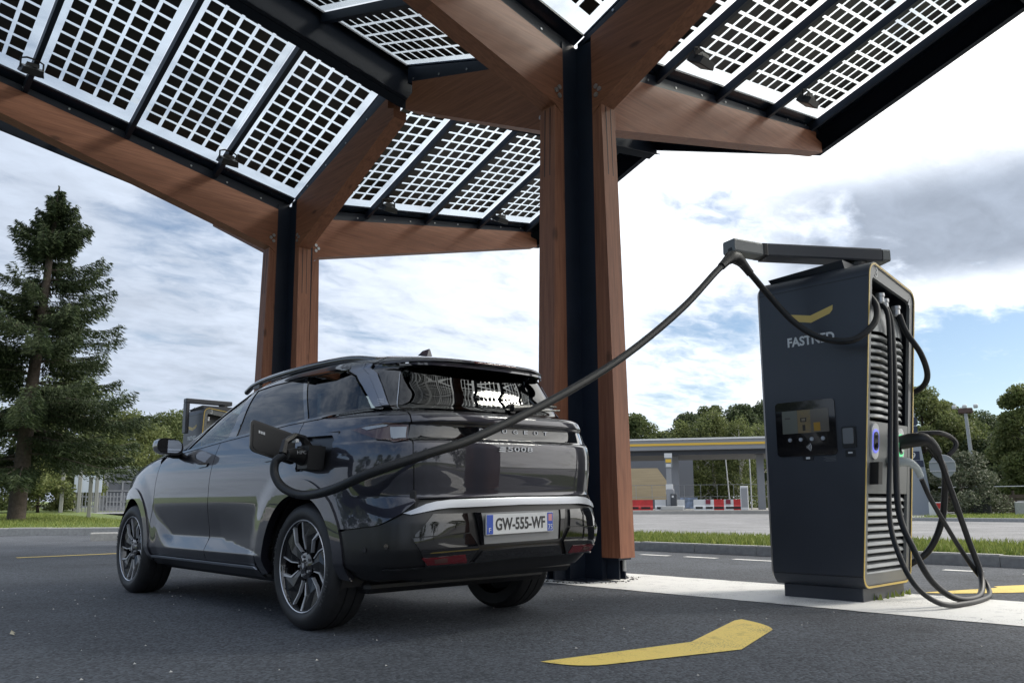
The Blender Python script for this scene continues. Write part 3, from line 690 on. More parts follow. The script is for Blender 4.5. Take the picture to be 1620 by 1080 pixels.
def build_charger(label, loc, arm=True, swing=None):
    t = thing('fast_charger', label, 'charger', loc, 0, 'chargers on the white strip')
    P0 = ch_profile(); n = len(P0); far = 3.325-CHY
    mb = MB(); vs = [(x, yn_(z), z) for x, z in P0]+[(x, far-.03, z) for x, z in P0]+[(x, far, z) for x, z in ch_profile(.03)]+[(x, yn_(z), z) for x, z in ch_profile(.028)]+[(x, yn_(z)+.035, z) for x, z in ch_profile(.03)]
    fs = []
    for a, b in ((0, 1), (1, 2), (3, 0), (4, 3)): fs += [(a*n+i, a*n+(i+1) % n, b*n+(i+1) % n, b*n+i) for i in range(n)]
    fs.append(tuple(range(2*n, 3*n))[::-1])
    mb.add(vs, fs); mb.build('housing', M_CH, t, smooth=True, angle=35)
    # seams as dark recessed lines
    x0 = 5.84-CHX
    MB().box(x0-.0008, x0+.01, yn_(2.36)+.002, far-.03, 2.357, 2.363).build('seam', M_BLACKP, t)
    MB().box(x0-.0008, x0+.01, yn_(.185)+.002, far-.03, .182, .187).build('seam', M_BLACKP, t)
    MB().box(x0+.07, x0+.80, 2.64-CHY, 3.25-CHY, 0, .10, .004).build('plinth', M_CH, t)
    A, B = ch_profile(.006), ch_profile(.020); mb = MB()
    mb.add([(x, yn_(z)-.004, z) for x, z in A]+[(x, yn_(z)-.004, z) for x, z in B]+[(x, yn_(z)+.01, z) for x, z in A]+[(x, yn_(z)+.01, z) for x, z in B],
           [(i, (i+1) % n, n+(i+1) % n, n+i) for i in range(n)]+[(i, 2*n+i, 2*n+(i+1) % n, (i+1) % n) for i in range(n)]+[(n+i, n+(i+1) % n, 3*n+(i+1) % n, 3*n+i) for i in range(n)])
    mb.build('yellow_trim', M_CHTRIM, t)
    # end panel: frame around openings
    xa, xb = x0+.030, x0+.83
    def pan(name, X0, X1, Za, Zb, m, dy0=.006, dy1=.03):
        vs = [(x, yn_(z)+d, z) for d in (dy0, dy1) for z in (Za, Zb) for x in (X0, X1)]
        return mesh_obj(name, vs, [(0, 1, 3, 2), (4, 6, 7, 5), (0, 4, 5, 1), (2, 3, 7, 6), (0, 2, 6, 4), (1, 5, 7, 3)], m, t)
    def pan4(name, q, m, dy0=.006, dy1=.03):
        vs = [(x, yn_(z)+d, z) for d in (dy0, dy1) for x, z in q]; k = len(q)
        return mesh_obj(name, vs, [tuple(range(k)), tuple(range(k, 2*k))[::-1]]+[(i, (i+1) % k, k+(i+1) % k, k+i) for i in range(k)], m, t)
    top = [(x, z) for x, z in ch_profile(.021) if z > 2.24]
    top = sorted([p for p in top], key=lambda p: -p[0])
    xl, xr = x0+.075, x0+.775
    pan4('end_panel', [(xr+.0, 2.24)]+[(x0+.838, 2.24)]+top+[(x0+.022, 2.24), (xl, 2.24), (xl, 2.345), (xl+.02, 2.36), (xr-.03, 2.285), (xr, 2.26)], M_CHG)
    pan('end_panel', x0+.022, xl, .20, 2.24, M_CHG); pan('end_panel', xr, x0+.838, .20, 2.24, M_CHG)
    low = [(x, z) for x, z in ch_profile(.021) if z < .205]
    low = sorted(low, key=lambda p: p[0])
    pan4('end_panel', low+[(x0+.838, .20), (x0+.022, .20)], M_CHG)
    pan('end_panel', xl, xr, .775, 1.30, M_CHG, .008, .03)
    MB().add([(x, yn_(z)+.16, z) for x, z in ((xl, .15), (xr, .15), (xr, 2.36), (xl, 2.36))], [(0, 1, 2, 3)]).build('inner_wall', M_BLACKP, t)
    # curved pale apron under the cable glands
    nx, nz = 16, 10; vs = []; fs = []
    for j in range(nz+1):
        for i in range(nx+1):
            u, v = i/nx, j/nz; x = xl+(xr-xl)*u; z = 1.975+.30*v
            d = .03+.12*v**1.5+.018*math.cos(u*4*math.pi)*(1-v)+.012*math.cos(u*2*math.pi)
            vs.append((x, yn_(z)+d, z))
    for j in range(nz):
        for i in range(nx): fs.append((j*(nx+1)+i, j*(nx+1)+i+1, (j+1)*(nx+1)+i+1, (j+1)*(nx+1)+i))
    mesh_obj('apron', vs, fs, MATS.get('louvre_grey') or mat('louvre_grey', (.27, .285, .29), .34, metal=.25), t, smooth=True)
    def louvre(z, curved):
        nx = 14; vs = []; fs = []
        pr = [(.07, .026), (.030, .022), (.006, .010), (-.002, -.012), (.006, -.018), (.07, -.012)]
        for i in range(nx+1):
            u = i/nx; x = xl+.002+(xr-xl-.004)*u
            w = (.016*math.cos(u*4*math.pi)+.010*math.cos(2*math.pi*u)) if curved else 0.0
            fl = max(0.0, 1-min(u, 1-u)/.06)
            for dy, dz in pr: vs.append((x, yn_(z)+.016+dy+w*(1-dy/.09)+.012*fl, z+dz+.010*fl*0))
        q = len(pr)
        for i in range(nx):
            for k in range(q): fs.append((i*q+k, i*q+(k+1) % q, (i+1)*q+(k+1) % q, (i+1)*q+k))
        fs.append(tuple(range(q))); fs.append(tuple(range(nx*q, nx*q+q))[::-1])
        mb = MB(); mb.add(vs, fs); return mb.build('louvre', mat('louvre_grey', (.27, .285, .29), .34, metal=.25), t, smooth=True, angle=30)
    for k in range(12): louvre(1.935-.0535*k, True)
    for k in range(11): louvre(.735-.0535*k, False)
    # cable glands
    for gx, gz in ((x0+.11, 2.26), (x0+.34, 2.24), (x0+.42, 2.21), (x0+.64, 2.19)):
        mb = MB(); y = yn_(gz)+.055
        mb.lathe([(.0, .05), (.034, .05), (.034, .025), (.028, .02), (.03, -.02), (.022, -.03), (.0, -.03)], 12, 'z', (gx, y, gz)); mb.build('cable_gland', M_GALV, t, smooth=True)
    # sockets: pale pill, lit ring, black insert
    for sx_, zc, col in ((x0+.158, 1.155, (.22, .25, 1.0)), (x0+.475, 1.145, (.12, .9, .35)), (x0+.615, 1.142, (.12, .9, .35))):
        def pill(name, w, h, d, m):
            pr = rrect(w, h, w*.46, 6); k = len(pr)
            vs = [(sx_+px, yn_(zc+pz)-dd, zc+pz) for dd in (d, -.02) for px, pz in pr]
            return mesh_obj(name, vs, [tuple(range(k)), tuple(range(k, 2*k))[::-1]]+[(i, (i+1) % k, k+(i+1) % k, k+i) for i in range(k)], m, t)
        pill('socket_plate', .118, .262, .004, M_WHITEP)
        pill('lit_ring', .108, .176, .007, mat('ring_%d' % (col[2]*100), (col[0]*.35, col[1]*.35, col[2]*.35), .3, emit=(*col, .55)))
        pill('socket', .078, .136, .011, M_BLACKP)
        for dz in (-.032, .032):
            MB().cyl((sx_, yn_(zc)-.009, zc+dz), (sx_, yn_(zc)-.016, zc+dz), .020, 12).build('socket_hole', M_BLACKG, t)
    # holster flap under the first socket
    pan('holster', x0+.10, x0+.165, .84, 1.0, M_BLACKP, -.055, .01)
    # digits over the cable bay
    for s_, gx, gz in (('3', x0+.145, 2.405), ('4', x0+.76, 2.275)):
        text_on('digit', s_, .042, .075, (gx, yn_(gz)+.004, gz), (1, 0, -.105), (0, -.09, 1), mat('decal_grey', (.50, .51, .52), .5), t, .0006, .002)
    # screen side
    fx = x0-.0015
    def side_poly(name, pts, m, d0, d1=None):
        k = len(pts); vs = [(x0-d0, y-CHY, z) for y, z in pts]+[(x0+.004, y-CHY, z) for y, z in pts]
        return mesh_obj(name, vs, [tuple(range(k)), tuple(range(k, 2*k))[::-1]]+[(i, (i+1) % k, k+(i+1) % k, k+i) for i in range(k)], m, t)
    side_poly('logo', [(3.062, 2.176), (3.045, 2.125), (3.02, 2.112), (2.867, 2.078), (2.715, 2.125), (2.692, 2.15), (2.688, 2.186), (2.868, 2.135)], M_CHTRIM, .0012)
    text_on('lettering', 'FASTNED', .378, .075, (x0-.0005, 2.880-CHY, 1.948), (0, -1, 0), (0, 0, 1), mat('decal_white', (.62, .64, .66), .5), t, .0008, .0032)
    side_poly('screen_bezel', [(2.962+p, 1.272+q) for p, q in rrect(.478, .418, .03)], M_BLACKG, .010)
    o = MB().box(x0-.0125, x0-.008, 2.772-CHY, 3.145-CHY, 1.236, 1.412).build('screen', screen_mat() if 'charger_screen' not in MATS else MATS['charger_screen'], t)
    for k in range(4):
        y = 3.088-.088*k-CHY; MB().cyl((x0-.008, y, 1.187), (x0-.018, y, 1.187), .0145, 16).build('push_button', M_SILV, t)
    for k in range(4):
        c = (2.955, 1.115); r = .012+.011*k; a = [R_(-38+76*i/8) for i in range(9)]
        mb = MB(); mb.tube([(x0-.0112, c[0]-CHY-.02-0*r+.03-r*math.cos(q), c[1]+.012+r*math.sin(q)) for q in a], .0022, 5); mb.build('contactless_mark', M_WHITEP, t)
    side_poly('card_reader', [(2.630+p, 1.185+q) for p, q in rrect(.105, .155, .012)], M_BLACKP, .010)
    side_poly('reader_window', [(2.632+p, 1.192+q) for p, q in rrect(.078, .115, .01)], mat('reader_grey', (.16, .17, .18), .25), .016)
    side_poly('reader_slot', [(2.628+p, 1.065+q) for p, q in rrect(.075, .05, .006)], M_BLACKP, .004)
    side_poly('pictogram', [(2.628+p, 1.070+q) for p, q in rrect(.032, .012, .003)], M_WHITEP, .006)
    side_poly('notice', [(2.955+p, 1.045+q) for p, q in rrect(.085, .036, .004)], M_BLACKP, .004)
    side_poly('pictogram', [(2.955+p, 1.045+q) for p, q in rrect(.032, .016, .004)], M_WHITEP, .006)
    for k in range(4): MB().box(x0-.0012, x0+.002, 2.74-CHY, (2.835-.015*(k % 2))-CHY, 1.046-.010*k, 1.0485-.010*k).build('small_print', M_CHG, t)
    # roof mount and cable arm
    mb = MB(); z = 2.455
    mb.add([(x0+.10, 3.235-CHY, 2.47), (x0+.62, 3.235-CHY, 2.42), (x0+.62, 2.62-CHY, 2.42), (x0+.10, 2.62-CHY, 2.47), (x0+.06, 3.24-CHY, 2.500), (x0+.64, 3.24-CHY, 2.49), (x0+.64, 2.62-CHY, 2.535), (x0+.06, 2.62-CHY, 2.535)],
           [(0, 1, 2, 3), (4, 7, 6, 5), (0, 4, 5, 1), (1, 5, 6, 2), (2, 6, 7, 3), (3, 7, 4, 0)]); 
    mb.build('roof_mount', M_CH, t)
    if arm:
        def seg(name, a, b, w, za, zb, m=M_CH):
            a, b = Vector(a), Vector(b); u = (b-a).normalized(); nn = Vector((-u.y, u.x))*w/2; c = .012
            pts = []
            for p in (a, b):
                for s_, zz in ((-1, za+c), (-1, zb-c), (-.92, zb), (.92, zb), (1, zb-c), (1, za+c), (.92, za), (-.92, za)): pts.append((p.x+nn.x*s_, p.y+nn.y*s_, zz))
            return mesh_obj(name, pts, [tuple(range(8)), tuple(range(8, 16))[::-1]]+[(i, (i+1) % 8, 8+(i+1) % 8, 8+i) for i in range(8)], m, t)
        def L_(x, y): return (x-CHX, y-CHY)
        seg('arm_beam', L_(6.33, 2.54), L_(5.54, 3.075), .17, 2.57, 2.672)
        seg('arm_end_cap', L_(6.338, 2.535), L_(6.39, 2.50), .165, 2.575, 2.667, M_CHG)
        MB().cyl((*L_(5.51, 3.075), 2.575), (*L_(5.51, 3.075), 2.668), .075, 20).build('arm_hinge', M_BLACKP, t)
        seg('arm_tip', L_(5.475, 3.085), L_(5.21, 3.165), .13, 2.57, 2.668, M_CHG)
        MB().cyl((*L_(6.2, 2.65), 2.5), (*L_(6.2, 2.65), 2.572), .09, 20).build('arm_pivot', M_BLACKP, t)
    return t
build_charger('dark fast charger with screen and yellow trim, arm swung towards the car', (CHX, CHY, 0))
far_ch = build_charger('distant charger top showing past the windscreen of the car', (CHX, CHY+2*SP-.35, 0), arm=False)
MB().box(-.62, .25, -.20, -.06, 2.58, 2.66, .01).build('arm_beam', M_CH, far_ch); MB().box(-.62, -.55, -.20, -.06, 2.02, 2.58, .01).build('arm_strut', M_CH, far_ch); MB().cyl((.1, -.13, 2.45), (.1, -.13, 2.58), .08, 16).build('arm_pivot', M_BLACKP, far_ch)

def cable(name, pts, r, parent, n=10, seg=10, m=None): 
    mb = MB(); mb.tube(spline(pts, seg), r, n); return mb.build(name, m or M_RUB, parent, smooth=True, angle=60)
# the cable in use, from the charger over the arm to the car
cc = thing('charging_cable', 'thick black cable hanging from the charger arm into the car', 'cable', (5.95, 2.45, 2.2))
def rel(o, pts): return [tuple(Vector(p)-o.location) for p in pts]
cable('cable', rel(cc, [(5.955, 2.47, 2.25), (5.93, 2.40, 2.13), (5.83, 2.39, 1.985), (5.70, 2.50, 1.865), (5.67, 2.72, 1.915), (5.63, 2.90, 2.06), (5.52, 3.03, 2.27), (5.36, 3.09, 2.43), (5.28, 3.11, 2.485)]), .024, cc)
cable('cable', rel(cc, [(5.12, 3.12, 2.475), (4.98, 3.13, 2.38), (4.55, 3.15, 2.03), (3.96, 3.17, 1.64), (3.345, 3.17, 1.322), (2.72, 3.16, 1.056), (2.42, 3.20, .955), (2.20, 3.36, .862), (2.13, 3.60, .785), (2.12, 3.86, .762), (2.10, 4.04, .800), (2.085, 4.12, .870), (2.09, 4.13, .945), (2.13, 4.10, .985)]), .024, cc)
# the Y saddle under the arm tip
mb = MB(); mb.tube(rel(cc, spline([(5.37, 3.09, 2.425), (5.28, 3.11, 2.50), (5.20, 3.12, 2.525), (5.12, 3.12, 2.49), (5.03, 3.125, 2.42)], 5)), [.030, .031, .032, .034, .036, .040, .044, .048, .050, .050, .050, .050, .050, .048, .044, .040, .036, .034, .032, .031, .030], 10)
mb.build('cable_saddle', M_BLACKP, cc, smooth=True)
MB().cyl(tuple(Vector((5.22, 3.13, 2.52))-cc.location), tuple(Vector((5.225, 3.15, 2.60))-cc.location), .03, 12).build('saddle_hook', M_BLACKP, cc)

# cables hanging in loops at the end of the charger
ca = thing('charging_cable', 'black cable with pale grey connector, outer loop on the ground', 'cable', (5.95, 2.3, 0), group='cables stored on the charger')
cable('cable', rel(ca, [(6.185, 2.475, 2.22), (6.17, 2.42, 2.1), (6.07, 2.395, 1.65), (5.93, 2.38, 1.1), (5.78, 2.36, .62), (5.70, 2.28, .35), (5.72, 2.19, .15), (5.88, 2.10, .04), (6.20, 2.05, .022), (6.60, 2.06, .022), (6.90, 2.12, .03), (7.02, 2.18, .10), (6.93, 2.22, .20), (6.70, 2.26, .42), (6.46, 2.32, .72), (6.38, 2.35, .88)]), .018, ca)
mb = MB(); mb.tube(rel(ca, spline([(6.24, 2.53, 1.005), (6.26, 2.44, 1.01), (6.29, 2.39, 1.0), (6.33, 2.36, .96), (6.37, 2.35, .90)], 4)), [.036]*5+[.034, .033, .032, .031, .030, .029, .028, .027, .026, .025, .024, .024], 12); mb.build('connector', mat('pale_grey_plastic', (.36, .40, .40), .4), ca, smooth=True)
cb = thing('charging_cable', 'black cable with big black handle in the lit green sockets', 'cable', (6.3, 2.3, 0), group='cables stored on the charger')
cable('cable', rel(cb, [(6.262, 2.46, 2.19), (6.25, 2.43, 2.05), (6.15, 2.40, 1.6), (6.03, 2.38, 1.12), (5.92, 2.35, .65), (5.88, 2.25, .38), (5.95, 2.18, .18), (6.15, 2.12, .06), (6.45, 2.10, .028), (6.75, 2.13, .05), (6.93, 2.18, .18), (6.86, 2.22, .42), (6.70, 2.24, .72), (6.58, 2.26, .96), (6.52, 2.27, 1.08)]), .022, cb)
def handle(parent, off=(0, 0, 0)):
    O = Vector(off)
    mb = MB(); mb.tube([Vector(p)+O for p in rel(parent, spline([(6.44, 2.50, 1.165), (6.45, 2.40, 1.18), (6.46, 2.33, 1.175), (6.49, 2.29, 1.13), (6.52, 2.27, 1.07)], 4))], [.055]*6+[.054, .052, .050, .046, .043, .040, .038, .036, .035, .034, .033], 12); mb.build('connector', M_BLACKP, parent, smooth=True)
    mb = MB(); mb.tube([Vector(p)+O for p in rel(parent, spline([(6.455, 2.37, 1.225), (6.52, 2.25, 1.225), (6.60, 2.19, 1.19), (6.62, 2.17, 1.13), (6.57, 2.21, 1.06)], 4))], .019, 8); mb.build('grip', M_BLACKP, parent, smooth=True)
handle(cb)
cd_ = thing('charging_cable', 'black cable drooping past the far edge of the charger end', 'cable', (6.5, 2.4, 0), group='cables stored on the charger')
cable('cable', rel(cd_, [(6.483, 2.455, 2.17), (6.50, 2.42, 2.03), (6.60, 2.36, 1.86), (6.70, 2.36, 1.70), (6.76, 2.44, 1.61), (6.80, 2.60, 1.57)]), .023, cd_)
cable('cable', rel(cd_, [(6.60, 2.36, 1.13), (6.70, 2.30, .98), (6.86, 2.36, .80), (6.90, 2.42, .55), (6.86, 2.52, .33), (6.78, 2.68, .20)]), .025, cd_)

tag(grass('weeds', 6.05, 6.75, 2.60, 2.66, 26, .05, M_BLADE, .002), 'tiny weeds sprouting at the foot of the charger', 'weeds', kind='stuff')

# ------------------------------------------------------------------ the car (axle of the rear wheels at y = 0, nose towards +y)
CAR = (3.24, 4.344, 0.0)
def paint():
    m, N, L, b = node_mat('car_paint')
    b.inputs['Base Color'].default_value = (.034, .036, .041, 1); b.inputs['Metallic'].default_value = .75; b.inputs['Roughness'].default_value = .34
    b.inputs['Coat Weight'].default_value = 1.0; b.inputs['Coat Roughness'].default_value = .012; b.inputs['Coat IOR'].default_value = 1.7
    tc = N.new('ShaderNodeTexCoord'); n = N.new('ShaderNodeTexNoise'); n.inputs['Scale'].default_value = 2500; n.inputs['Detail'].default_value = 0; L.new(tc.outputs['Object'], n.inputs['Vector'])
    r = N.new('ShaderNodeMapRange'); r.inputs[3].default_value = .013; r.inputs[4].default_value = .038; L.new(n.outputs[0], r.inputs[0])
    cc_ = N.new('ShaderNodeCombineXYZ'); [L.new(r.outputs[0], cc_.inputs[i]) for i in range(2)]; bl_ = N.new('ShaderNodeMath'); bl_.operation = 'MULTIPLY'; bl_.inputs[1].default_value = 1.45; L.new(r.outputs[0], bl_.inputs[0]); L.new(bl_.outputs[0], cc_.inputs[2]); L.new(cc_.outputs[0], b.inputs['Base Color'])
    return m
M_PAINT = paint()
M_CBLK = mat('car_satin_black', (.010, .010, .011), .28, spec=.5)
M_CGLS = mat('car_piano_black', (.005, .005, .006), .04, coat=1.0, coat_rough=.01)
M_CSIL = mat('car_satin_silver', (.44, .46, .50), .40, metal=.9)
M_PRIV = tinted_glass('privacy_glass', (.035, .04, .045), ior=1.62)
M_FGL = tinted_glass('door_glass', (.42, .48, .46), ior=1.7)
M_TYRE = mat('tyre_rubber', (.014, .014, .015), .55, noise=(30, .2, 3))
M_INT = mat('car_interior', (.02, .02, .022), .8)
M_LENS = mat('smoked_lens', (.060, .026, .022), .06, coat=1.0, coat_rough=.01)
M_LENS2 = mat('lamp_segment', (.30, .33, .37), .12, coat=1.0)
M_REFL = mat('red_reflector', (.085, .004, .008), .12, coat=.8)

def pchip(tab):
    X = np.array([p[0] for p in tab], float); Y = np.array([p[1] for p in tab], float)
    h = np.diff(X); d = np.diff(Y)/h; m = np.zeros_like(Y)
    for i in range(1, len(X)-1):
        if d[i-1]*d[i] > 0:
            w1, w2 = 2*h[i]+h[i-1], h[i]+2*h[i-1]; m[i] = (w1+w2)/(w1/d[i-1]+w2/d[i])
    m[0], m[-1] = d[0], d[-1]
    def f(x):
        x = np.clip(np.asarray(x, float), X[0], X[-1]); i = np.clip(np.searchsorted(X, x, 'right')-1, 0, len(X)-2)
        t = (x-X[i])/h[i]; t2 = t*t; t3 = t2*t
        return (2*t3-3*t2+1)*Y[i]+(t3-2*t2+t)*h[i]*m[i]+(-2*t3+3*t2)*Y[i+1]+(t3-t2)*h[i]*m[i+1]
    return f
fW = pchip([(.24, .78), (.28, .815), (.33, .85), (.37, .872), (.40, .881), (.50, .8805), (.65, .882), (.75, .8845), (.85, .885), (.95, .878), (1.03, .862), (1.08, .848), (1.12, .834), (1.18, .812), (1.22, .795), (1.30, .765), (1.40, .725), (1.50, .675), (1.55, .642), (1.585, .605), (1.615, .555), (1.64, .48), (1.665, .34), (1.68, .18), (1.684, .05)])
fYR = pchip([(.24, -.80), (.30, -.87), (.36, -.915), (.42, -.950), (.48, -.967), (.60, -.967), (.66, -.958), (.72, -.952), (.745, -.938), (.80, -.942), (.90, -.949), (1.00, -.951), (1.036, -.948), (1.043, -.942), (1.050, -.920), (1.058, -.913), (1.125, -.906), (1.134, -.909), (1.142, -.924), (1.150, -.929), (1.180, -.926), (1.200, -.912), (1.213, -.878), (1.224, -.825), (1.24, -.803), (1.355, -.743), (1.47, -.683), (1.500, -.672), (1.506, -.70), (1.515, -.735), (1.530, -.742), (1.543, -.715), (1.57, -.60), (1.60, -.43), (1.64, -.20), (1.67, .0), (1.684, .25)])
fYF = pchip([(.24, 3.68), (.30, 3.74), (.45, 3.80), (.60, 3.84), (.80, 3.85), (.90, 3.81), (.96, 3.73), (1.01, 3.58), (1.05, 3.40), (1.09, 3.14), (1.13, 2.82), (1.155, 2.58), (1.18, 2.42), (1.30, 2.10), (1.40, 1.86), (1.50, 1.58), (1.55, 1.42), (1.60, 1.18), (1.64, .90), (1.67, .62), (1.684, .35)])
fYM = pchip([(.24, 1.45), (1.05, 1.45), (1.18, 1.30), (1.30, .95), (1.5, .55), (1.6, .40), (1.684, .30)])
fNR = pchip([(.24, 7.0), (.5, 8.5), (.62, 8.0), (.75, 7.0), (1.0, 7.5), (1.18, 6.8), (1.26, 5.4), (1.47, 5.0), (1.55, 4.2), (1.684, 2.5)])
fNF = pchip([(.24, 3.6), (.9, 3.6), (1.15, 4.0), (1.5, 4.0), (1.684, 2.5)])
SHEAR = .020
def arch_bump(y, z):
    b = 0
    for yc in (0.0, 2.9):
        r = np.sqrt((y-yc)**2+(z-.36)**2); u = np.clip((.66-r)/.16, 0, 1); b = b+.016*u*u*(3-2*u)
    # lower door facet: a shelf that looks up, tapering towards the rear door
    k = np.clip((y-.46)/.66, 0, 1); fr = np.clip(((2.24-(.49-z)*1.2)-y)/.26, 0, 1); fr = fr*fr*(3-2*fr)
    zt = .408+.078*k; a = .032*k*fr
    up = np.clip((z-.407)/np.maximum(zt-.407, .004), 0, 1); dn = np.clip((.74-z)/(.74-.486), 0, 1)
    b = b-a*np.where(z < zt, up, dn*dn*(3-2*dn))
    return b
def surf_raw(t, z):
    t = np.asarray(t, float); z = np.asarray(z, float)
    W, YR, YF, YM = fW(z), fYR(z), fYF(z), fYM(z); n = np.where(t >= 0, fNR(z), fNF(z))
    c, s = np.cos(t).clip(0), np.abs(np.sin(t)); r = (c**n+s**n)**(-1/n); cx_, cy_ = r*c, r*s
    y = np.where(t >= 0, YM-(YM-YR)*cy_, YM+(YF-YM)*cy_)
    y = y+np.where(t >= 0, .055*cx_**2*cy_**8, -.10*cx_**2*cy_**8)
    x = -W*cx_
    x = x-arch_bump(y, z)*np.where(cy_ < .93, 1, np.clip((1-cy_)/.07, 0, 1))
    return np.stack((x, y, z+0*x), -1)
def surf(t, z, off=0.0):
    e = 1.5e-3
    p = surf_raw(t, z)
    dt = surf_raw(np.clip(t+e, -math.pi/2, math.pi/2), z)-surf_raw(np.clip(np.asarray(t)-e, -math.pi/2, math.pi/2), z)
    dz = surf_raw(t, np.asarray(z)+2*e)-surf_raw(t, np.asarray(z)-2*e)
    n = np.cross(dz, dt); ln = np.linalg.norm(n, axis=-1, keepdims=True); n = n/np.maximum(ln, 1e-12)
    # outwards
    ctr = np.stack((p[..., 0]*0, fYM(z)+0*p[..., 0], p[..., 2]*0+.7), -1)
    sgn = np.sign(np.sum(n*(p-ctr), -1, keepdims=True)); n = n*np.where(sgn == 0, 1, sgn)
    return p+n*off, n
def S_(y, z):
    YM, YR, YF = float(fYM(z)), float(fYR(z)), float(fYF(z))
    if y <= YM: cy_ = min((YM-y)/(YM-YR), .9999); n = float(fNR(z)); sg = 1
    else: cy_ = min((y-YM)/(YF-YM), .9999); n = float(fNF(z)); sg = -1
    cx_ = (1-cy_**n)**(1/n); return (sg*math.atan2(cy_, cx_), z)
def X_(x, z, sg=1):
    cx_ = min(abs(x)/float(fW(z)), .9999); n = float(fNR(z) if sg > 0 else fNF(z)); cy_ = (1-cx_**n)**(1/n); return (sg*math.atan2(cy_, cx_), z)
def path(*items):
    """items: ('s',y,z) side, ('r',x,z) rear, ('f',x,z) front -> dense (t,z) polygon"""
    out = []
    conv = {'t': lambda t, z: (t, z), 's': S_, 'r': X_, 'f': lambda x, z: X_(x, z, -1)}
    n = len(items)
    for i in range(n):
        a, b = items[i], items[(i+1) % n]
        if a[0] == b[0]:
            k = max(1, int(math.hypot(a[1]-b[1], a[2]-b[2])/.03))
            for j in range(k): u = j/k; out.append(conv[a[0]](a[1]+(b[1]-a[1])*u, a[2]+(b[2]-a[2])*u))
        else:
            A, B = conv[a[0]](a[1], a[2]), conv[b[0]](b[1], b[2]); k = max(1, int(abs(A[0]-B[0])/.03), int(abs(A[1]-B[1])/.03))
            for j in range(k): u = j/k; out.append((A[0]+(B[0]-A[0])*u, A[1]+(B[1]-A[1])*u))
    return out
TG = sorted(set([round(math.atan(i/64), 6) for i in range(65)]+[round(math.pi/2-math.atan(i/30), 6) for i in range(31)]+[round(math.pi/4+k*.012, 6) for k in range(-9, 10)]))
TG = [-t for t in TG[::-1] if t > 0]+TG
ZG = sorted(set([round(.24+.02*i, 4) for i in range(72)]+[1.03, 1.05, 1.067, 1.082, 1.13, 1.147, 1.165, 1.187, 1.207, 1.222, 1.245, .375, .39, .41, .43, .45, 1.672, 1.683]))
def clip(poly, ax, lo, hi):
    for val, keep in ((lo, 1), (hi, -1)):
        out = []; n = len(poly)
        if not n: return out
        for i in range(n):
            a, b = poly[i], poly[(i+1) % n]; da, db = (a[ax]-val)*keep, (b[ax]-val)*keep
            if da >= 0: out.append(a)
            if (da > 0 > db) or (da < 0 < db):
                u = da/(da-db); out.append((a[0]+(b[0]-a[0])*u, a[1]+(b[1]-a[1])*u))
        poly = out
    return poly
def panel(name, poly, m, parent, off=0.0, thick=.016, sides='LR', one=False, label=None, dome=0.0):
    T, Z, F = [], [], []
    t0, t1 = min(p[0] for p in poly), max(p[0] for p in poly); z0, z1 = min(p[1] for p in poly), max(p[1] for p in poly)
    for i in range(len(TG)-1):
        if TG[i+1] <= t0 or TG[i] >= t1: continue
        col = clip(poly, 0, TG[i], TG[i+1])
        if len(col) < 3: continue
        for j in range(len(ZG)-1):
            if ZG[j+1] <= z0 or ZG[j] >= z1: continue
            q = clip(col, 1, ZG[j], ZG[j+1])
            q2 = [p for k, p in enumerate(q) if (p[0]-q[k-1][0])**2+(p[1]-q[k-1][1])**2 > 1e-12]
            if len(q2) < 3: continue
            ar = sum(q2[k-1][0]*q2[k][1]-q2[k][0]*q2[k-1][1] for k in range(len(q2)))
            if abs(ar) < 1e-9: continue
            F.append(tuple(range(len(T), len(T)+len(q2)))); T += [p[0] for p in q2]; Z += [p[1] for p in q2]
    V, Nn = surf(np.array(T), np.array(Z), off)
    # skirt
    pb = [(p[0], p[1]) for p in poly]; Tb = np.array([p[0] for p in pb]); Zb = np.array([p[1] for p in pb])
    A, nA = surf(Tb, Zb, off); B = A-nA*thick; k = len(pb); V2, N2, F2 = [], [], []
    if thick > 0:
        for i in range(k):
            j = (i+1) % k
            if abs(abs(Tb[i])-math.pi/2) < 1e-3 and abs(abs(Tb[j])-math.pi/2) < 1e-3: continue
            e = A[j]-A[i]; nn = np.cross(e, nA[i]); l = np.linalg.norm(nn)
            if l < 1e-9: continue
            nn = nn/l; b0 = len(V2); V2 += [A[i], A[j], B[j], B[i]]; N2 += [nn]*4; F2.append((b0, b0+1, b0+2, b0+3))
    if V2:
        b0 = len(V); V = np.vstack((V, np.array(V2))); Nn = np.vstack((Nn, np.array(N2))); F = F+[tuple(q+b0 for q in f) for f in F2]
    objs = []
    F = [f if np.dot(np.cross(V[f[1]]-V[f[0]], V[f[2]]-V[f[0]])+np.cross(V[f[-2]]-V[f[-1]], V[f[-1]]-V[f[0]])*-0.0+sum(np.cross(V[f[k]]-V[f[0]], V[f[k+1]]-V[f[0]]) for k in range(1, len(f)-1)), Nn[f[0]]) >= 0 else f[::-1] for f in F]
    def make(Vv, Nv, Fv):
        Vv = Vv.copy(); Vv[:, 2] += SHEAR*(Vv[:, 0]+.885)
        o = mesh_obj(name, Vv, Fv, m, parent, normals=Nv)
        if label: o['label'] = label
        return o
    mir = np.array([-1, 1, 1.])
    if one:
        n = len(V); return make(np.vstack((V, V*mir)), np.vstack((Nn, Nn*mir)), F+[tuple(q+n for q in f[::-1]) for f in F])
    for s in sides:
        objs.append(make(V, Nn, F) if s == 'L' else make(V*mir, Nn*mir, [f[::-1] for f in F]))
    return objs[0]
def sh(p): return (p[0], p[1], p[2]+SHEAR*(p[0]+.885))
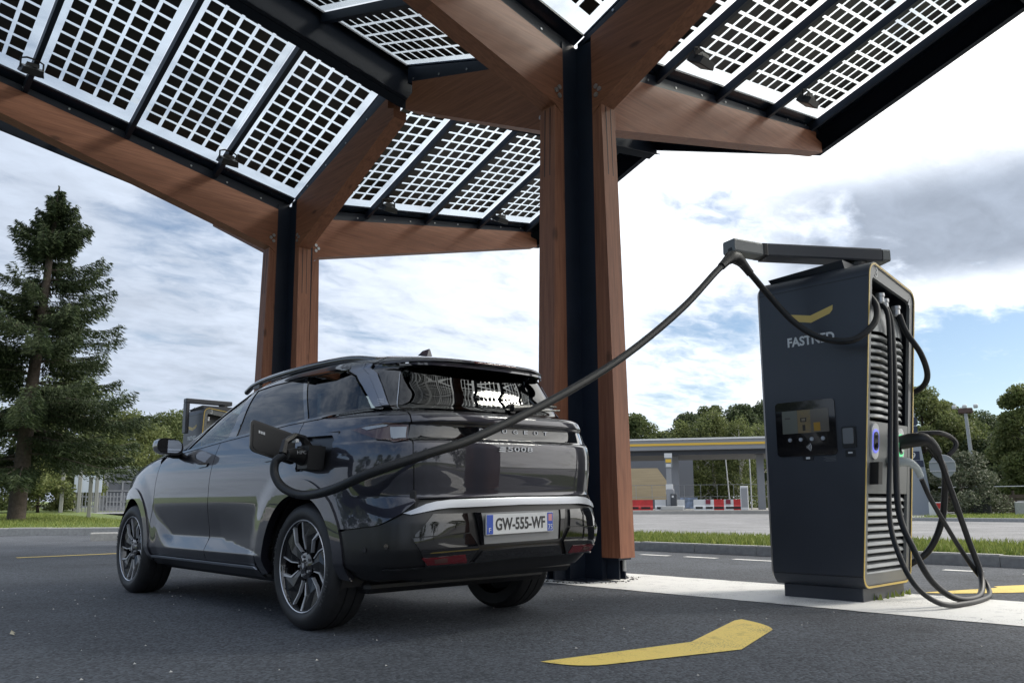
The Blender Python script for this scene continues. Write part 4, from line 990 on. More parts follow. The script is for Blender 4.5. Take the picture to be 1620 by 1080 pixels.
def carc(yc, r, a0, a1, n=26): return [('s', yc+r*math.cos(R_(a0+(a1-a0)*i/n)), .36+r*math.sin(R_(a0+(a1-a0)*i/n))) for i in range(n+1)]
belt_t = [(-.72, 1.228), (-.5, 1.236), (.3, 1.216), (1.2, 1.166), (1.9, 1.118), (2.40, 1.088)]
def belt(y): return float(np.interp(y, *zip(*belt_t)))
def beltpts(y0, y1, d=0.0, n=12): return [('s', y0+(y1-y0)*i/n, belt(y0+(y1-y0)*i/n)+d) for i in range(n+1)]
g = .004
car = thing('parked_car', 'dark grey metallic estate car plugged in, tail towards the camera', 'car', CAR)

def build_body():
    G2 = .0035
    # ---- inner dark shell so that no gap shows daylight
    panel('inner_shell', path(('s', .56, .30), *beltpts(.10, -.62, -.02), ('r', .78, 1.19), ('r', 0, 1.19), ('r', 0, .30), ('s', -.56, .30), *carc(0, .42, 180, 0)), M_CBLK, car, -.020, 0)
    panel('inner_shell', path(('s', 2.36, .30), ('s', 2.36, 1.05), ('s', 2.30, 1.06), *beltpts(2.24, .1, -.02), ('s', .56, .30)), M_CBLK, car, -.020, 0)
    # ---- painted panels
    fd = panel('front_door', path(('s', 2.425, .338), ('s', 2.345, .90), ('s', 2.325, 1.04), ('s', 2.25, belt(2.25)-.012), *beltpts(2.24, 1.2785, -.012)[1:], ('s', 1.30, .8), ('s', 1.3425, .338)), M_PAINT, car)
    rd = panel('rear_door', path(('s', 1.2715, belt(1.27)-.012), *beltpts(1.27, .135, -.012)[1:], ('s', .15, 1.12), ('s', .20, 1.03), *[p for p in carc(0, .60, 66, 12, 10)], ('s', .575, .338), ('s', 1.3355, .338), ('s', 1.293, .8)), M_PAINT, car)
    H0, H1, HZ0, HZ1 = .055, -.300, .905, 1.105
    hole = [('s', H0, HZ1-.02), ('s', H0-.03, HZ1+.008), ('s', H1+.04, HZ1), ('s', H1, HZ1-.03), ('s', H1-.005, HZ0+.03), ('s', H1+.03, HZ0), ('s', H0-.02, HZ0), ('s', H0, HZ0+.02), ('s', H0, HZ1-.02)]
    qa = [('s', .128, belt(.128)-.012)]+beltpts(.1, -.56, -.012)[1:]+[('t', .80, 1.222)]+[('t', .842, 1.218), ('t', .866, 1.134), ('t', .892, .896), ('t', .900, .738), ('t', .903, .722), ('t', .850, .664), ('t', .775, .603), ('t', .73, .591), ('s', -.515, .581)]
    qb = carc(0, .50, 154, 14, 24)+[('s', .568, .338), ('s', .593, .49)]+carc(0, .607, 13, 66, 10)+[('s', .193, 1.03), ('s', .143, 1.12)]
    # left side has the charge port opening, right side is plain
    slit = ('s', 0.0, belt(0)-.012)
    full = qa[:2]+[('s', -.02, belt(-.02)-.012), ('s', -.02, HZ1+.006), ('s', H0-.03, HZ1+.008), ('s', H0, HZ1-.02), ('s', H0, HZ0+.02), ('s', H0-.02, HZ0), ('s', H1+.03, HZ0), ('s', H1-.005, HZ0+.03), ('s', H1, HZ1-.03), ('s', H1+.04, HZ1), ('s', -.0204, HZ1+.006), ('s', -.0204, belt(-.02)-.012)]
    rest = [q for q in qa[2:] if not (q[0] == 's' and q[1] > -.03 and q[2] > 1.1)]
    panel('rear_quarter', path(*full, *rest, *qb), M_PAINT, car, sides='L')
    panel('rear_quarter', path(*qa, *qb), M_PAINT, car, sides='R')
    panel('front_wing', path(('s', 2.433, .338), ('s', 2.353, .90), ('s', 2.333, 1.04), ('s', 2.37, 1.085), ('s', 2.6, 1.085), ('s', 3.0, 1.045), ('s', 3.3, .985), ('s', 3.5, .925), ('s', 3.62, .85), ('s', 3.70, .70), ('s', 3.66, .45), *carc(2.9, .50, 8, 172, 26)), M_PAINT, car)
    panel('bonnet', path(('s', 2.375, 1.092), ('s', 2.6, 1.092), ('s', 3.0, 1.052), ('s', 3.3, .992), ('s', 3.5, .932), ('f', .45, .90), ('f', 0, .90), ('f', 0, 1.165), ('f', .55, 1.165), ('s', 2.2, 1.155), ('s', 2.25, 1.115)), M_PAINT, car, one=True)
    panel('front_bumper', path(('s', 3.63, .845), ('s', 3.51, .92), ('f', .45, .893), ('f', 0, .893), ('f', 0, .28), ('s', 3.45, .28), ('s', 3.41, .38), ('s', 3.665, .44), ('s', 3.71, .70)), M_PAINT, car, one=True)
    panel('grille', path(('f', .62, .74), ('f', 0, .74), ('f', 0, .46), ('f', .5, .46)), M_CBLK, car, .006, one=True)
    panel('headlight', path(('s', 3.58, .84), ('s', 3.70, .80), ('f', .60, .80), ('f', .58, .85), ('s', 3.62, .88)), M_LENS2, car, .006)
    # ---- tailgate
    tg = panel('tailgate', path(('r', 0, 1.218), ('t', .90, 1.219), ('t', .847, 1.217), ('t', .871, 1.134), ('t', .896, .896), ('t', .905, .738), ('r', 0, .742)), M_PAINT, car, one=True)
    panel('tailgate_band', path(('r', 0, 1.132), ('t', .874, 1.126), ('t', .874, 1.044), ('r', 0, 1.064)), M_CGLS, tg, .003, .01, one=True)
    for s_, w, h, x, z, f, ex in (('P', .030, .022, -.262, 1.108, 0, 0), ('E', .03, .022, -.176, 1.108, 0, 0), ('U', .034, .022, -.09, 1.108, 0, 0), ('G', .036, .022, -.004, 1.108, 0, 0), ('E', .03, .022, .082, 1.108, 0, 0), ('O', .036, .022, .165, 1.108, 0, 0), ('T', .034, .022, .25, 1.108, 0, 0)):
        text_on('letter', s_, w, h, sh((x, float(fYR(z))-.007+.055*(x/.85)**2, z)), (1, 0, SHEAR), (0, .0, 1), M_CSIL, tg, .002)
    for k, s_ in enumerate('5008'): text_on('letter', s_, .042, .026, sh((-.085+.052*k, -.9575, 1.004)), (1, 0, SHEAR), (0, 0, 1), M_CSIL, tg, .002)
    for k in range(3): MB().box(-.172+.004*k, -.122, -.9585, -.954, 1.008+.0105*(k-.5), 1.0135+.0105*(k-.5)).build('badge_bar', M_CSIL, tg)
    # ---- lamps
    T = lambda t, z: ('t', t, z)
    panel('tail_lamp', path(T(.690, 1.119), T(.735, 1.138), T(.780, 1.149), T(.822, 1.140), T(.866, 1.128), T(.869, 1.046), T(.816, 1.036), T(.769, 1.061), T(.735, 1.085)), M_LENS, car, .007)
    panel('lamp_segment', path(T(.808, 1.118), T(.863, 1.116), T(.866, 1.052), T(.820, 1.046)), M_LENS2, car, .011)
    panel('lamp_segment', path(T(.720, 1.125), T(.775, 1.141), T(.800, 1.138), T(.795, 1.124), T(.740, 1.110)), M_LENS2, car, .010)
    # ---- bumper
    bp = panel('rear_bumper', path(('s', -.519, .574), T(.730, .585), T(.775, .597), T(.853, .655), T(.905, .660), T(.98, .668), ('r', .45, .672), ('r', 0, .675), ('r', 0, .385), T(.944, .383), T(.80, .372), ('s', -.56, .355), *carc(0, .50, 182, 156, 6)[1:]), M_CBLK, car, one=True)
    panel('bumper_bar', path(('r', 0, .726), T(1.05, .723), T(.984, .718), T(.939, .706), T(.856, .660), T(.880, .652), T(.93, .665), T(.98, .677), T(1.05, .684), ('r', 0, .690)), M_CSIL, bp, .012, .03, one=True)
    panel('bumper_insert', path(T(.965, .654), T(1.142, .652), T(1.150, .552), T(.880, .540)), M_CGLS, bp, .012)
    panel('bumper_insert', path(T(.878, .535), T(1.152, .547), T(1.213, .468), T(1.157, .390), T(.944, .394)), M_CGLS, bp, .016)
    panel('reflector', path(T(.918, .437), T(1.125, .444), T(1.148, .402), T(.946, .403)), M_REFL, bp, .021, .01)
    panel('reflector_window', path(T(.968, .430), T(1.028, .432), T(1.035, .411), T(.975, .411)), M_LENS, bp, .023, .004)
    panel('plate_recess', path(('r', 0, .652), ('r', .305, .650), ('r', .29, .484), ('r', 0, .484)), mat('recess_grey', (.20, .205, .21), .35), bp, .006, one=True)
    panel('recess_side', path(('r', .355, .655), ('r', .312, .652), ('r', .296, .482), ('r', .315, .48)), M_CGLS, bp, .014)
    panel('lower_lip', path(('r', 0, .456), ('r', .30, .452), ('r', .345, .398), ('r', 0, .400)), M_CGLS, bp, .016, one=True)
    panel('lip_line', path(('r', 0, .402), T(.98, .392), T(.80, .380), T(.80, .374), T(.98, .386), ('r', 0, .396)), M_CGLS, bp, .010, .006, one=True)
    for x, z in ((-.845, .498),): pass
    for s in (-1, 1):
        p, n_ = surf(np.array([S_(-.66, .475)[0]]), np.array([.475]), .001); p = p[0]; n_ = n_[0]
        MB().cyl((-s*p[0], p[1], p[2]), (-s*(p[0]+n_[0]*.004), p[1]+n_[1]*.004, p[2]), .014, 14).build('parking_sensor', M_CGLS, bp)
        p, n_ = surf(np.array([X_(.80, .495)[0]]), np.array([.495]), .001); p = p[0]; n_ = n_[0]
        MB().cyl((-s*p[0], p[1], p[2]), (-s*(p[0]+n_[0]*.004), p[1]+n_[1]*.004, p[2]), .014, 14).build('parking_sensor', M_CGLS, bp)
    # ---- licence plate
    py = -.985; pz = .588; cxp = -.035
    def pbox(name, x0, x1, z0, z1, m, d, par): return MB().add([sh(p) for p in [(cxp+x, py-d+(z-pz)*-.10*0, z) for z in (z0, z1) for x in (x0, x1)]]+[sh((cxp+x, py+.004, z)) for z in (z0, z1) for x in (x0, x1)], [(0, 1, 3, 2), (4, 6, 7, 5), (0, 4, 5, 1), (2, 3, 7, 6), (0, 2, 6, 4), (1, 5, 7, 3)]).build(name, m, par)
    pl = pbox('licence_plate', -.26, .26, .533, .643, mat('plate_white', (.62, .63, .64), .35), .004, bp)
    pbox('plate_band', -.257, -.212, .536, .640, mat('plate_blue', (.03, .08, .42), .35), .0055, pl); pbox('plate_band', .212, .257, .536, .640, MATS['plate_blue'], .0055, pl)
    text_on('plate_text', 'GW-555-WF', .385, .068, sh((cxp, py-.005, pz)), (1, 0, SHEAR), (0, 0, 1), mat('plate_black', (.03, .03, .032), .4), pl, .001, .0022)
    text_on('plate_text', 'F', .016, .024, sh((cxp-.235, py-.006, .558)), (1, 0, SHEAR), (0, 0, 1), M_WHITEP, pl, .001)
    text_on('plate_text', '75', .034, .030, sh((cxp+.2345, py-.006, .558)), (1, 0, SHEAR), (0, 0, 1), M_WHITEP, pl, .001)
    pbox('plate_emblem', .220, .250, .592, .632, mat('plate_emblem', (.55, .25, .28), .4), .0062, pl)
    # ---- sills, arches
    panel('sill', path(('s', 2.44, .332), ('s', .56, .332), ('s', .52, .262), ('s', 2.40, .262)), M_CBLK, car, .004)
    panel('sill_strip', path(('s', 2.42, .331), ('s', .60, .331), ('s', .56, .316), ('s', 2.41, .316)), M_CSIL, car, .010, .01)
    for yc in (0.0, 2.9):
        a0, a1 = ((-8, 186) if yc == 0 else (-4, 188))
        panel('arch_trim', path(*carc(yc, .505, a0, a1, 36), *carc(yc, .415, a1, a0, 36)), M_PAINT, car, .010, .05)
    # ---- glasshouse
    dlo = [(1.86, 1.128), (1.57, 1.345), (1.35, 1.450), (1.172, 1.517), (.8, 1.531), (.4, 1.531), (.1, 1.527), (-.16, 1.515)]
    cant_hi = [('s', y+.10, z+.020) for y, z in dlo[:2]]+[('s', 1.45, 1.488), ('s', 1.25, 1.562), ('s', .8, 1.583), ('s', .3, 1.583), ('s', -.1, 1.570), ('t', .638, 1.528)]
    panel('cant_rail', path(*[('s', y, z+.012) for y, z in dlo], ('t', .52, 1.538), ('t', .595, 1.530), *cant_hi[::-1]), M_PAINT, car, .0, .012)
    panel('window_trim', path(*[('s', y, z+.010) for y, z in dlo], *[('s', y, z-.004) for y, z in dlo[::-1]]), M_CGLS, car, .003, .01)
    panel('belt_trim', path(*beltpts(2.24, -.50, -.010, 30), ('t', .79, 1.232), ('t', .79, 1.243), *beltpts(-.50, 1.90, .006, 30), ('s', 2.2, belt(2.2)+.02)), M_CGLS, car, .004, .01)
    panel('mirror_triangle', path(('s', 2.12, 1.115), ('s', 1.90, 1.135), ('s', 1.78, 1.205), ('s', 1.86, 1.215), ('s', 2.02, 1.165)), M_CBLK, car, .003)
    panel('middle_pillar', path(('s', 1.165, belt(1.16)+.004), ('s', 1.163, 1.515), ('s', 1.078, 1.520), ('s', 1.045, belt(1.04)+.004)), M_CGLS, car, .002)
    panel('rear_door_pillar', path(('s', .135, belt(.13)+.004), ('s', .395, 1.527), ('s', .345, 1.527), ('s', .095, belt(.1)+.004)), M_CGLS, car, .002)
    panel('front_door_glass', path(('s', 1.90, 1.128), ('s', 1.57, 1.343), ('s', 1.35, 1.446), ('s', 1.171, 1.513), ('s', 1.167, belt(1.16)+.004)), M_FGL, car, -.004, .004)
    panel('rear_door_glass', path(('s', 1.075, 1.517), ('s', .8, 1.527), ('s', .40, 1.527), ('s', .14, belt(.14)+.004), ('s', 1.04, belt(1.04)+.004)), M_PRIV, car, -.003, .004)
    panel('quarter_glass', path(('s', .342, 1.525), ('s', .1, 1.523), T(.498, 1.510), T(.598, 1.458), T(.661, 1.380), T(.711, 1.311), T(.745, 1.246), ('s', .09, belt(.09)+.004)), M_PRIV, car, -.003, .004)
    bl = mat('blade_silver_blue', (.22, .235, .27), .30, metal=.8)
    panel('pillar_blade', path(T(.490, 1.535), T(.592, 1.527), T(.681, 1.454), T(.724, 1.383), T(.757, 1.315), T(.786, 1.250), T(.758, 1.247), T(.721, 1.314), T(.674, 1.385), T(.612, 1.460), T(.515, 1.512)), bl, car, .007)
    panel('pillar_blade', path(T(.594, 1.527), T(.632, 1.524), T(.724, 1.455), T(.762, 1.383), T(.791, 1.313), T(.815, 1.250), T(.788, 1.250), T(.759, 1.315), T(.726, 1.383), T(.683, 1.454)), bl, car, .011)
    for k in range(3): panel('blade_line', path(T(.772-.004*k, 1.266+.011*k), T(.795-.002*k, 1.268+.011*k), T(.795-.002*k, 1.271+.011*k), T(.772-.004*k, 1.269+.011*k)), M_SILV, car, .0125, .001)
    panel('rear_pillar', path(T(.636, 1.523), T(.727, 1.455), T(.765, 1.383), T(.794, 1.313), T(.818, 1.247), T(.825, 1.230), T(.848, 1.228), T(.844, 1.236), T(.838, 1.455), T(.850, 1.485), T(.92, 1.503), ('r', 0, 1.503), ('r', 0, 1.507), T(.80, 1.509), T(.70, 1.512)), M_CGLS, car, .0, one=True)
    panel('rear_window', path(('r', 0, 1.226), T(.852, 1.228), T(.848, 1.238), T(.842, 1.455), T(.854, 1.483), T(.922, 1.500), ('r', 0, 1.500)), M_PRIV, car, -.004, .004, one=True)
    panel('window_edge', path(T(.8465, 1.230), T(.843, 1.240), T(.837, 1.455), T(.840, 1.455), T(.8465, 1.240), T(.850, 1.230)), M_CSIL, car, .003, .002)
    panel('roof_spoiler', path(T(.645, 1.527), T(.705, 1.516), T(.80, 1.512), ('r', .30, 1.510), ('r', 0, 1.510), ('r', 0, 1.588), ('r', .30, 1.588), T(.75, 1.575), T(.700, 1.552)), M_PAINT, car, one=True)
    panel('brake_light', path(('r', 0, 1.5335), ('r', .17, 1.5325), ('r', .165, 1.524), ('r', 0, 1.525)), M_REFL, car, .003, .003, one=True)
    panel('windscreen', path(('f', 0, 1.168), ('f', .60, 1.168), ('s', 2.08, 1.172), ('s', 1.72, 1.365), ('s', 1.47, 1.487), ('s', 1.27, 1.557), ('f', .4, 1.575), ('f', 0, 1.575)), M_FGL, car, -.002, .004, one=True)
    panel('windscreen_pillar', path(('s', 2.075, 1.172), ('s', 1.715, 1.365), ('s', 1.463, 1.487), ('s', 1.265, 1.562), *[c for c in cant_hi[:4][::-1]], ('s', 2.02, 1.165)), M_PAINT, car, .0)
    panel('roof', path(('f', 0, 1.578), ('f', .4, 1.578), ('s', 1.25, 1.566), ('s', .8, 1.587), ('s', .3, 1.587), ('s', -.1, 1.574), ('t', .640, 1.531), ('t', .697, 1.555), ('t', .748, 1.579), ('r', .30, 1.592), ('r', 0, 1.592), ('r', 0, 1.6838), ('s', .3, 1.6838), ('f', 0, 1.6838)), M_PAINT, car, one=True)
    # ---- roof rails, fin, wiper
    for s in (-1, 1):
        pts = [(s*.570, 1.44, 1.545), (s*.575, 1.30, 1.585), (s*.580, 1.02, 1.608), (s*.582, .5, 1.620), (s*.580, .1, 1.612), (s*.575, -.12, 1.594), (s*.570, -.32, 1.558)]
        mb = MB(); mb.tube([sh(p) for p in spline(pts, 6)], .019, 10); mb.build('roof_rail', M_CGLS, car, smooth=True)
        for y in (1.25, .6, -.12): MB().box(s*.575-.012, s*.575+.012, y-.05, y+.05, 1.56, 1.60).build('rail_foot', M_CBLK, car)
    mb = MB(); mb.add([(-.022, .10, 1.672), (.022, .10, 1.672), (.03, -.08, 1.668), (-.03, -.08, 1.668), (-.003, .0, 1.738), (.003, .0, 1.738), (.004, -.075, 1.742), (-.004, -.075, 1.742)], [(0, 1, 5, 4), (1, 2, 6, 5), (2, 3, 7, 6), (3, 0, 4, 7), (4, 5, 6, 7)]); mb.build('aerial_fin', M_PAINT, car, smooth=True, angle=25)
    mb = MB(); wz = [(.07, 1.262), (.20, 1.276), (.34, 1.290), (.47, 1.292)]
    mb.tube([sh((x, float(fYR(z))-.022, z)) for x, z in wz], [.020, .016, .012, .008], 8); mb.tube([sh((x, float(fYR(z-.012))-.012, z-.012)) for x, z in ((.02, 1.262), (.25, 1.268), (.50, 1.283))], .006, 6); mb.build('rear_wiper', M_CBLK, car, smooth=True)
    MB().cyl(sh((.08, -.76, 1.255)), sh((.08, -.80, 1.262)), .032, 14).build('wiper_hub', M_CBLK, car)
    # ---- mirrors and handles
    for s in (-1, 1):
        vs = []; fs = []; nr, ns = 14, 8
        for j in range(ns+1):
            u = j/ns; yy = 1.98-.17*u; sc_ = math.sin(math.pi*(.5+.5*(u-.0)*.0+0))*(.55+.45*math.sin(math.pi/2*min(1, u*1.6+.15)))
            for i in range(nr):
                a = 2*math.pi*i/nr; ex = abs(math.cos(a))**.7*(1 if math.cos(a) > 0 else -1); ez = abs(math.sin(a))**.75*(1 if math.sin(a) > 0 else -1)
                vs.append((s*(.975+.105*sc_*ex), yy-.02*ex, 1.148+.062*sc_*ez+.008*ex))
        for j in range(ns):
            for i in range(nr): fs.append((j*nr+i, j*nr+(i+1) % nr, (j+1)*nr+(i+1) % nr, (j+1)*nr+i))
        fs.append(tuple(range(nr))); fs.append(tuple(range(ns*nr, (ns+1)*nr))[::-1])
        mb = MB(); mb.add(vs, fs); mo = mb.build('door_mirror', M_CGLS, car, smooth=True, angle=50)
        pr = rrect(.165, .094, .042, 5); k = len(pr)
        mesh_obj('mirror_glass', [(s*(.975+px), 1.806, 1.150+pz) for px, pz in pr], [tuple(range(k))], mat('mirror_glass', (.42, .47, .55), .02, metal=1.0), mo)
        mb = MB(); mb.tube([(s*.835, 1.97, 1.10), (s*.90, 1.945, 1.095), (s*.95, 1.91, 1.105)], [.03, .028, .03], 8); mb.build('mirror_arm', M_CBLK, car, smooth=True)
    for y in (1.46, .42):
        panel('door_handle', path(('s', y+.115, .995), ('s', y+.09, 1.010), ('s', y-.05, 1.017), ('s', y-.11, 1.008), ('s', y-.085, .986), ('s', y+.05, .980)), M_CGLS, car, .008, .01)
    # ---- charge port on the left rear quarter
    x = -.825
    mb = MB(); V = [(x, H0+.02, HZ0-.02), (x, H1-.02, HZ0-.02), (x, H1-.02, HZ1+.02), (x, H0+.02, HZ1+.02)]; d = .055
    V2 = [(x+d, y, z) for _, y, z in V]; mb.add(V+V2, [(4, 5, 6, 7), (0, 1, 5, 4), (1, 2, 6, 5), (2, 3, 7, 6), (3, 0, 4, 7)]); cp = mb.build('charge_port', M_BLACKP, car)
    MB().cyl((-.80, -.13, 1.0), (-.83, -.13, 1.0), .055, 20).build('inlet', M_CGLS, cp)
    # flap, swung out on its front edge
    A, B = Vector((-.885, .075, 1.035)), Vector((-1.155, .105, 1.115)); u = (B-A).normalized(); vz = Vector((0.0, .03, 1)).normalized(); nn = u.cross(vz).normalized()
    pr = rrect((B-A).length, .185, .03, 5); k = len(pr); ctr = (A+B)/2
    fl = mesh_obj('charge_flap', [ctr+u*p+vz*q+nn*w for w in (-.008, .008) for p, q in pr], [tuple(range(k)), tuple(range(k, 2*k))[::-1]]+[(i, (i+1) % k, k+(i+1) % k, k+i) for i in range(k)], M_CBLK, car)
    pr2 = rrect((B-A).length-.03, .155, .024, 5); sgn = 1 if nn.y < 0 else -1
    mesh_obj('flap_liner', [ctr+u*p+vz*q+nn*sgn*w for w in (.0085, .013) for p, q in pr2], [tuple(range(k)), tuple(range(k, 2*k))[::-1]]+[(i, (i+1) % k, k+(i+1) % k, k+i) for i in range(k)], M_BLACKP, fl)
    for j in range(3): 
        c = ctr+u*(.088-.014*j)+vz*.032+nn*sgn*.0136; e = .0055
        mesh_obj('pictogram', [c+u*a+vz*b for a, b in ((-e, -.008), (e, -.008), (e, .008), (-e, .008))], [(0, 1, 2, 3)], M_WHITEP, fl)
    MB().tube([(-.87, .05, 1.02), (-.90, .085, 1.03), (-.93, .09, 1.045)], .012, 6).build('flap_hinge', M_BLACKP, fl)
    return
build_body()

def build_wheel(xo, yc, side):
    """side -1: outer face towards -x"""
    w = bpy.data.objects.new('wheel', None); w.empty_display_size = .1; COL.objects.link(w); w.parent = car; w.location = (xo, yc, .362)
    s = side
    prof = [(.262, .0), (.275, -.012), (.300, -.018), (.330, -.012), (.350, .004), (.3605, .028), (.362, .045), (.362, .085), (.355, .087), (.355, .094), (.3635, .096), (.3635, .148), (.355, .150), (.355, .157), (.362, .159), (.362, .20), (.352, .224), (.33, .236), (.262, .225)]
    mb = MB(); mb.lathe([(r, -s*t) for r, t in prof], 72, 'x'); mb.build('tyre', M_TYRE, w, smooth=True, angle=30)
    mb = MB()   # tread blocks on the shoulder
    for k in range(72):
        a = 2*math.pi*k/72; c, q = math.cos(a), math.sin(a); c2, q2 = math.cos(a+.05), math.sin(a+.05)
        for r0, r1, t0, t1 in ((.340, .3645, .006, .040),):
            mb.add([(-s*(t0-.006), .345*c, .345*q), (-s*(t0-.006), .345*c2, .345*q2), (-s*t1, r1*c2, r1*q2), (-s*t1, r1*c, r1*q)], [(0, 1, 2, 3)])
    mb.build('tread_blocks', M_TYRE, w)
    # rim barrel and lip
    mb = MB(); mb.lathe([(.262, -s*.002), (.266, s*.004), (.262, s*.008), (.257, s*.004), (.252, -s*.02), (.240, -s*.05), (.235, -s*.17), (.05, -s*.175)], 60, 'x'); mb.build('rim', M_CGLS, w, smooth=True, angle=40)
    mb = MB(); mb.lathe([(.2655, s*.0045), (.2625, s*.0088), (.2585, s*.0055)], 60, 'x'); mb.build('rim_lip', mat('machined_alloy', (.74, .75, .78), .28, metal=.55), w, smooth=True)
    mb = MB(); mb.lathe([(.17, -s*.115), (.17, -s*.10), (.03, -s*.10)], 40, 'x'); mb.build('brake_disc', mat('brake_disc', (.06, .06, .065), .4, metal=.9), w, smooth=True)
    def pol(r, a, t): return (-s*t, s*-r*math.sin(a) if False else r*math.cos(a)*1.0, r*math.sin(a))
    for k in range(5):
        a0 = 2*math.pi*k/5+R_(90)+(R_(8) if yc > 1 else R_(16))
        mb = MB()
        # wide black blade with a raised ridge: two facets that mirror different parts of the sky
        Lf = [(.05, -.60), (.10, -.46), (.17, -.50), (.256, -.42)]; Mid = [(.05, -.05), (.10, -.10), (.17, -.16), (.256, .02)]; Rt = [(.05, .50), (.10, .30), (.17, .20), (.256, .37)]
        vs = []; dl, dm, dr = (.040, .030, .024, .016), (.022, .014, .010, .010), (.040, .024, .018, .014)
        for line, dep in ((Lf, dl), (Mid, dm), (Rt, dr)): vs += [pol(r, a0+a, d) for (r, a), d in zip(line, dep)]
        for line in (Lf, Rt): vs += [pol(r, a0+a, .06) for r, a in line]
        fs = [(i, i+1, 5+i, 4+i) for i in range(3)]+[(4+i, 5+i, 9+i, 8+i) for i in range(3)]+[(i, i+1, 13+i, 12+i) for i in range(3)]+[(8+i, 9+i, 17+i, 16+i) for i in range(3)]
        mb.add(vs, fs); mb.build('spoke', mat('spoke_black', (.010, .010, .011), .22, spec=.4), w)
        mb = MB()
        def strip(line):
            vs = []
            for r, a, wd, t in line:
                d = wd/r; vs += [pol(r, a0+a, t), pol(r, a0+a+d, t), pol(r, a0+a, t+.02), pol(r, a0+a+d, t+.02)]
            fs = []
            for i in range(len(line)-1): b_, c_ = 4*i, 4*i+4; fs += [(b_, b_+1, c_+1, c_), (b_, c_, c_+2, b_+2), (b_+1, b_+3, c_+3, c_+1)]
            mb.add(vs, fs)
        strip([(.095, -.49, .005, .024), (.17, -.53, .006, .018), (.257, -.45, .008, .010)])
        strip([(.095, .31, .004, .022), (.17, .205, .008, .012), (.257, .375, .020, .008)])
        mb.build('spoke_edge', mat('machined_alloy', (.74, .75, .78), .28, metal=.55), w)
        c5 = pol(.056, a0+.6, .006); c6 = pol(.056, a0+.6, .03); MB().cyl(c6, c5, .009, 6).build('wheel_nut', M_SILV, w)
    mb = MB(); mb.lathe([(0, -s*.004), (.030, -s*.005), (.036, -s*.014), (.075, -s*.022), (.08, -s*.06)], 24, 'x'); mb.build('hub', M_CGLS, w, smooth=True)
    mb = MB(); mb.add([(s*-.0025, y, z) for y, z in ((-.014, .016), (.014, .016), (.014, -.004), (0, -.02), (-.014, -.004))], [(0, 1, 2, 3, 4)]); mb.build('hub_badge', M_SILV, w)
    if side < 0:   # raised letters on the sidewall
        word = 'MICHELIN'
        for base in (R_(38), R_(218)):
            for i, ch in enumerate(word):
                a = base+(-1)*(i*.094)
                rr = .312; ur = Vector((0, math.cos(a), math.sin(a))); ut = Vector((0, math.sin(a), -math.cos(a)))
                if True: text_on('sidewall_letter', ch, .019 if ch != 'I' else .006, .026, Vector((.0195*1.0, 0, 0))*s+ur*rr, -ut if False else (ut if s < 0 else -ut), ur, mat('tyre_letter', (.045, .045, .048), .5), w, .001)
    # wheel housing
    mb = MB(); mb.lathe([(.415, -s*.015), (.415, -s*.42), (.02, -s*.42)], 40, 'x', (0, 0, 0), R_(-14), R_(194)); mb.build('wheel_housing', M_BLACKP, w, smooth=True)
    return w
for s, xo in ((-1, -.848), (1, .848)):
    for yc in (0.0, 2.9): build_wheel(xo, yc, s)
# underbody, battery tray, seats
MB().box(-.70, .70, -.45, 3.40, .22, .30, .03).build('underbody', M_BLACKP, car)
MB().box(-.60, .60, -.80, -.45, .30, .42, .03).build('underbody', M_CBLK, car)
MB().box(-.72, .72, -.6, 2.3, .30, .34).build('cabin_floor', M_INT, car)
MB().box(-.70, .70, -.86, -.05, .55, .80, .02).build('boot_floor', M_INT, car)
def seat(x, y, w, hr=True):
    s = MB().box(x-w/2, x+w/2, y-.05, y+.48, .55, .72, .05).build('seat', M_INT, car)
    mb = MB(); mb.add([(x-w/2, y, .68), (x+w/2, y, .68), (x+w/2, y+.12, .68), (x-w/2, y+.12, .68), (x-w/2+.05, y-.16, 1.27), (x+w/2-.05, y-.16, 1.27), (x+w/2-.05, y-.05, 1.27), (x-w/2+.05, y-.05, 1.27)], [(0, 1, 2, 3), (4, 7, 6, 5), (0, 4, 5, 1), (1, 5, 6, 2), (2, 6, 7, 3), (3, 7, 4, 0)]); mb.build('seat_back', M_INT, car)
    MB().box(x-.13, x+.13, y-.20, y-.10, 1.29, 1.46, .03).build('headrest', M_INT, car)
for x in (-.38, .38): seat(x, 1.35, .52)
for x in (-.45, 0, .45): seat(x, .45, .42)
for x in (-.38, .38): seat(x, -.30, .45)
MB().box(-.72, .72, 2.0, 2.45, .75, 1.08, .05).build('dashboard', M_INT, car)
mb = MB(); mb.lathe([(.17, 0), (.185, .012), (.17, .024)], 28, 'y', (-.38, 1.90, 1.0)); mb.build('steering_wheel', M_INT, car, smooth=True)

# ------------------------------------------------------------------ plug in the charge port
pg = thing('charging_plug', 'chunky black plug pushed into the open charge port of the car', 'plug', (2.30, 4.19, 1.0))
mb = MB(); mb.tube(rel(pg, spline([(2.415, 4.215, .985), (2.33, 4.205, .985), (2.27, 4.185, .985), (2.20, 4.15, .988), (2.13, 4.10, .985)], 4)), [.062]*5+[.060, .058, .055, .050, .046, .042, .040, .037, .034, .032, .030, .029], 12); mb.build('plug_body', M_BLACKP, pg, smooth=True, angle=50)
mb = MB(); mb.add(rel(pg, [(2.38, 4.12, .905), (2.38, 4.30, .905), (2.38, 4.32, 1.04), (2.38, 4.10, 1.04), (2.28, 4.13, .915), (2.28, 4.24, .915), (2.28, 4.25, 1.045), (2.28, 4.11, 1.045)]), [(0, 1, 2, 3), (4, 7, 6, 5), (0, 4, 5, 1), (1, 5, 6, 2), (2, 6, 7, 3), (3, 7, 4, 0)]); mb.build('plug_nose', M_BLACKP, pg)
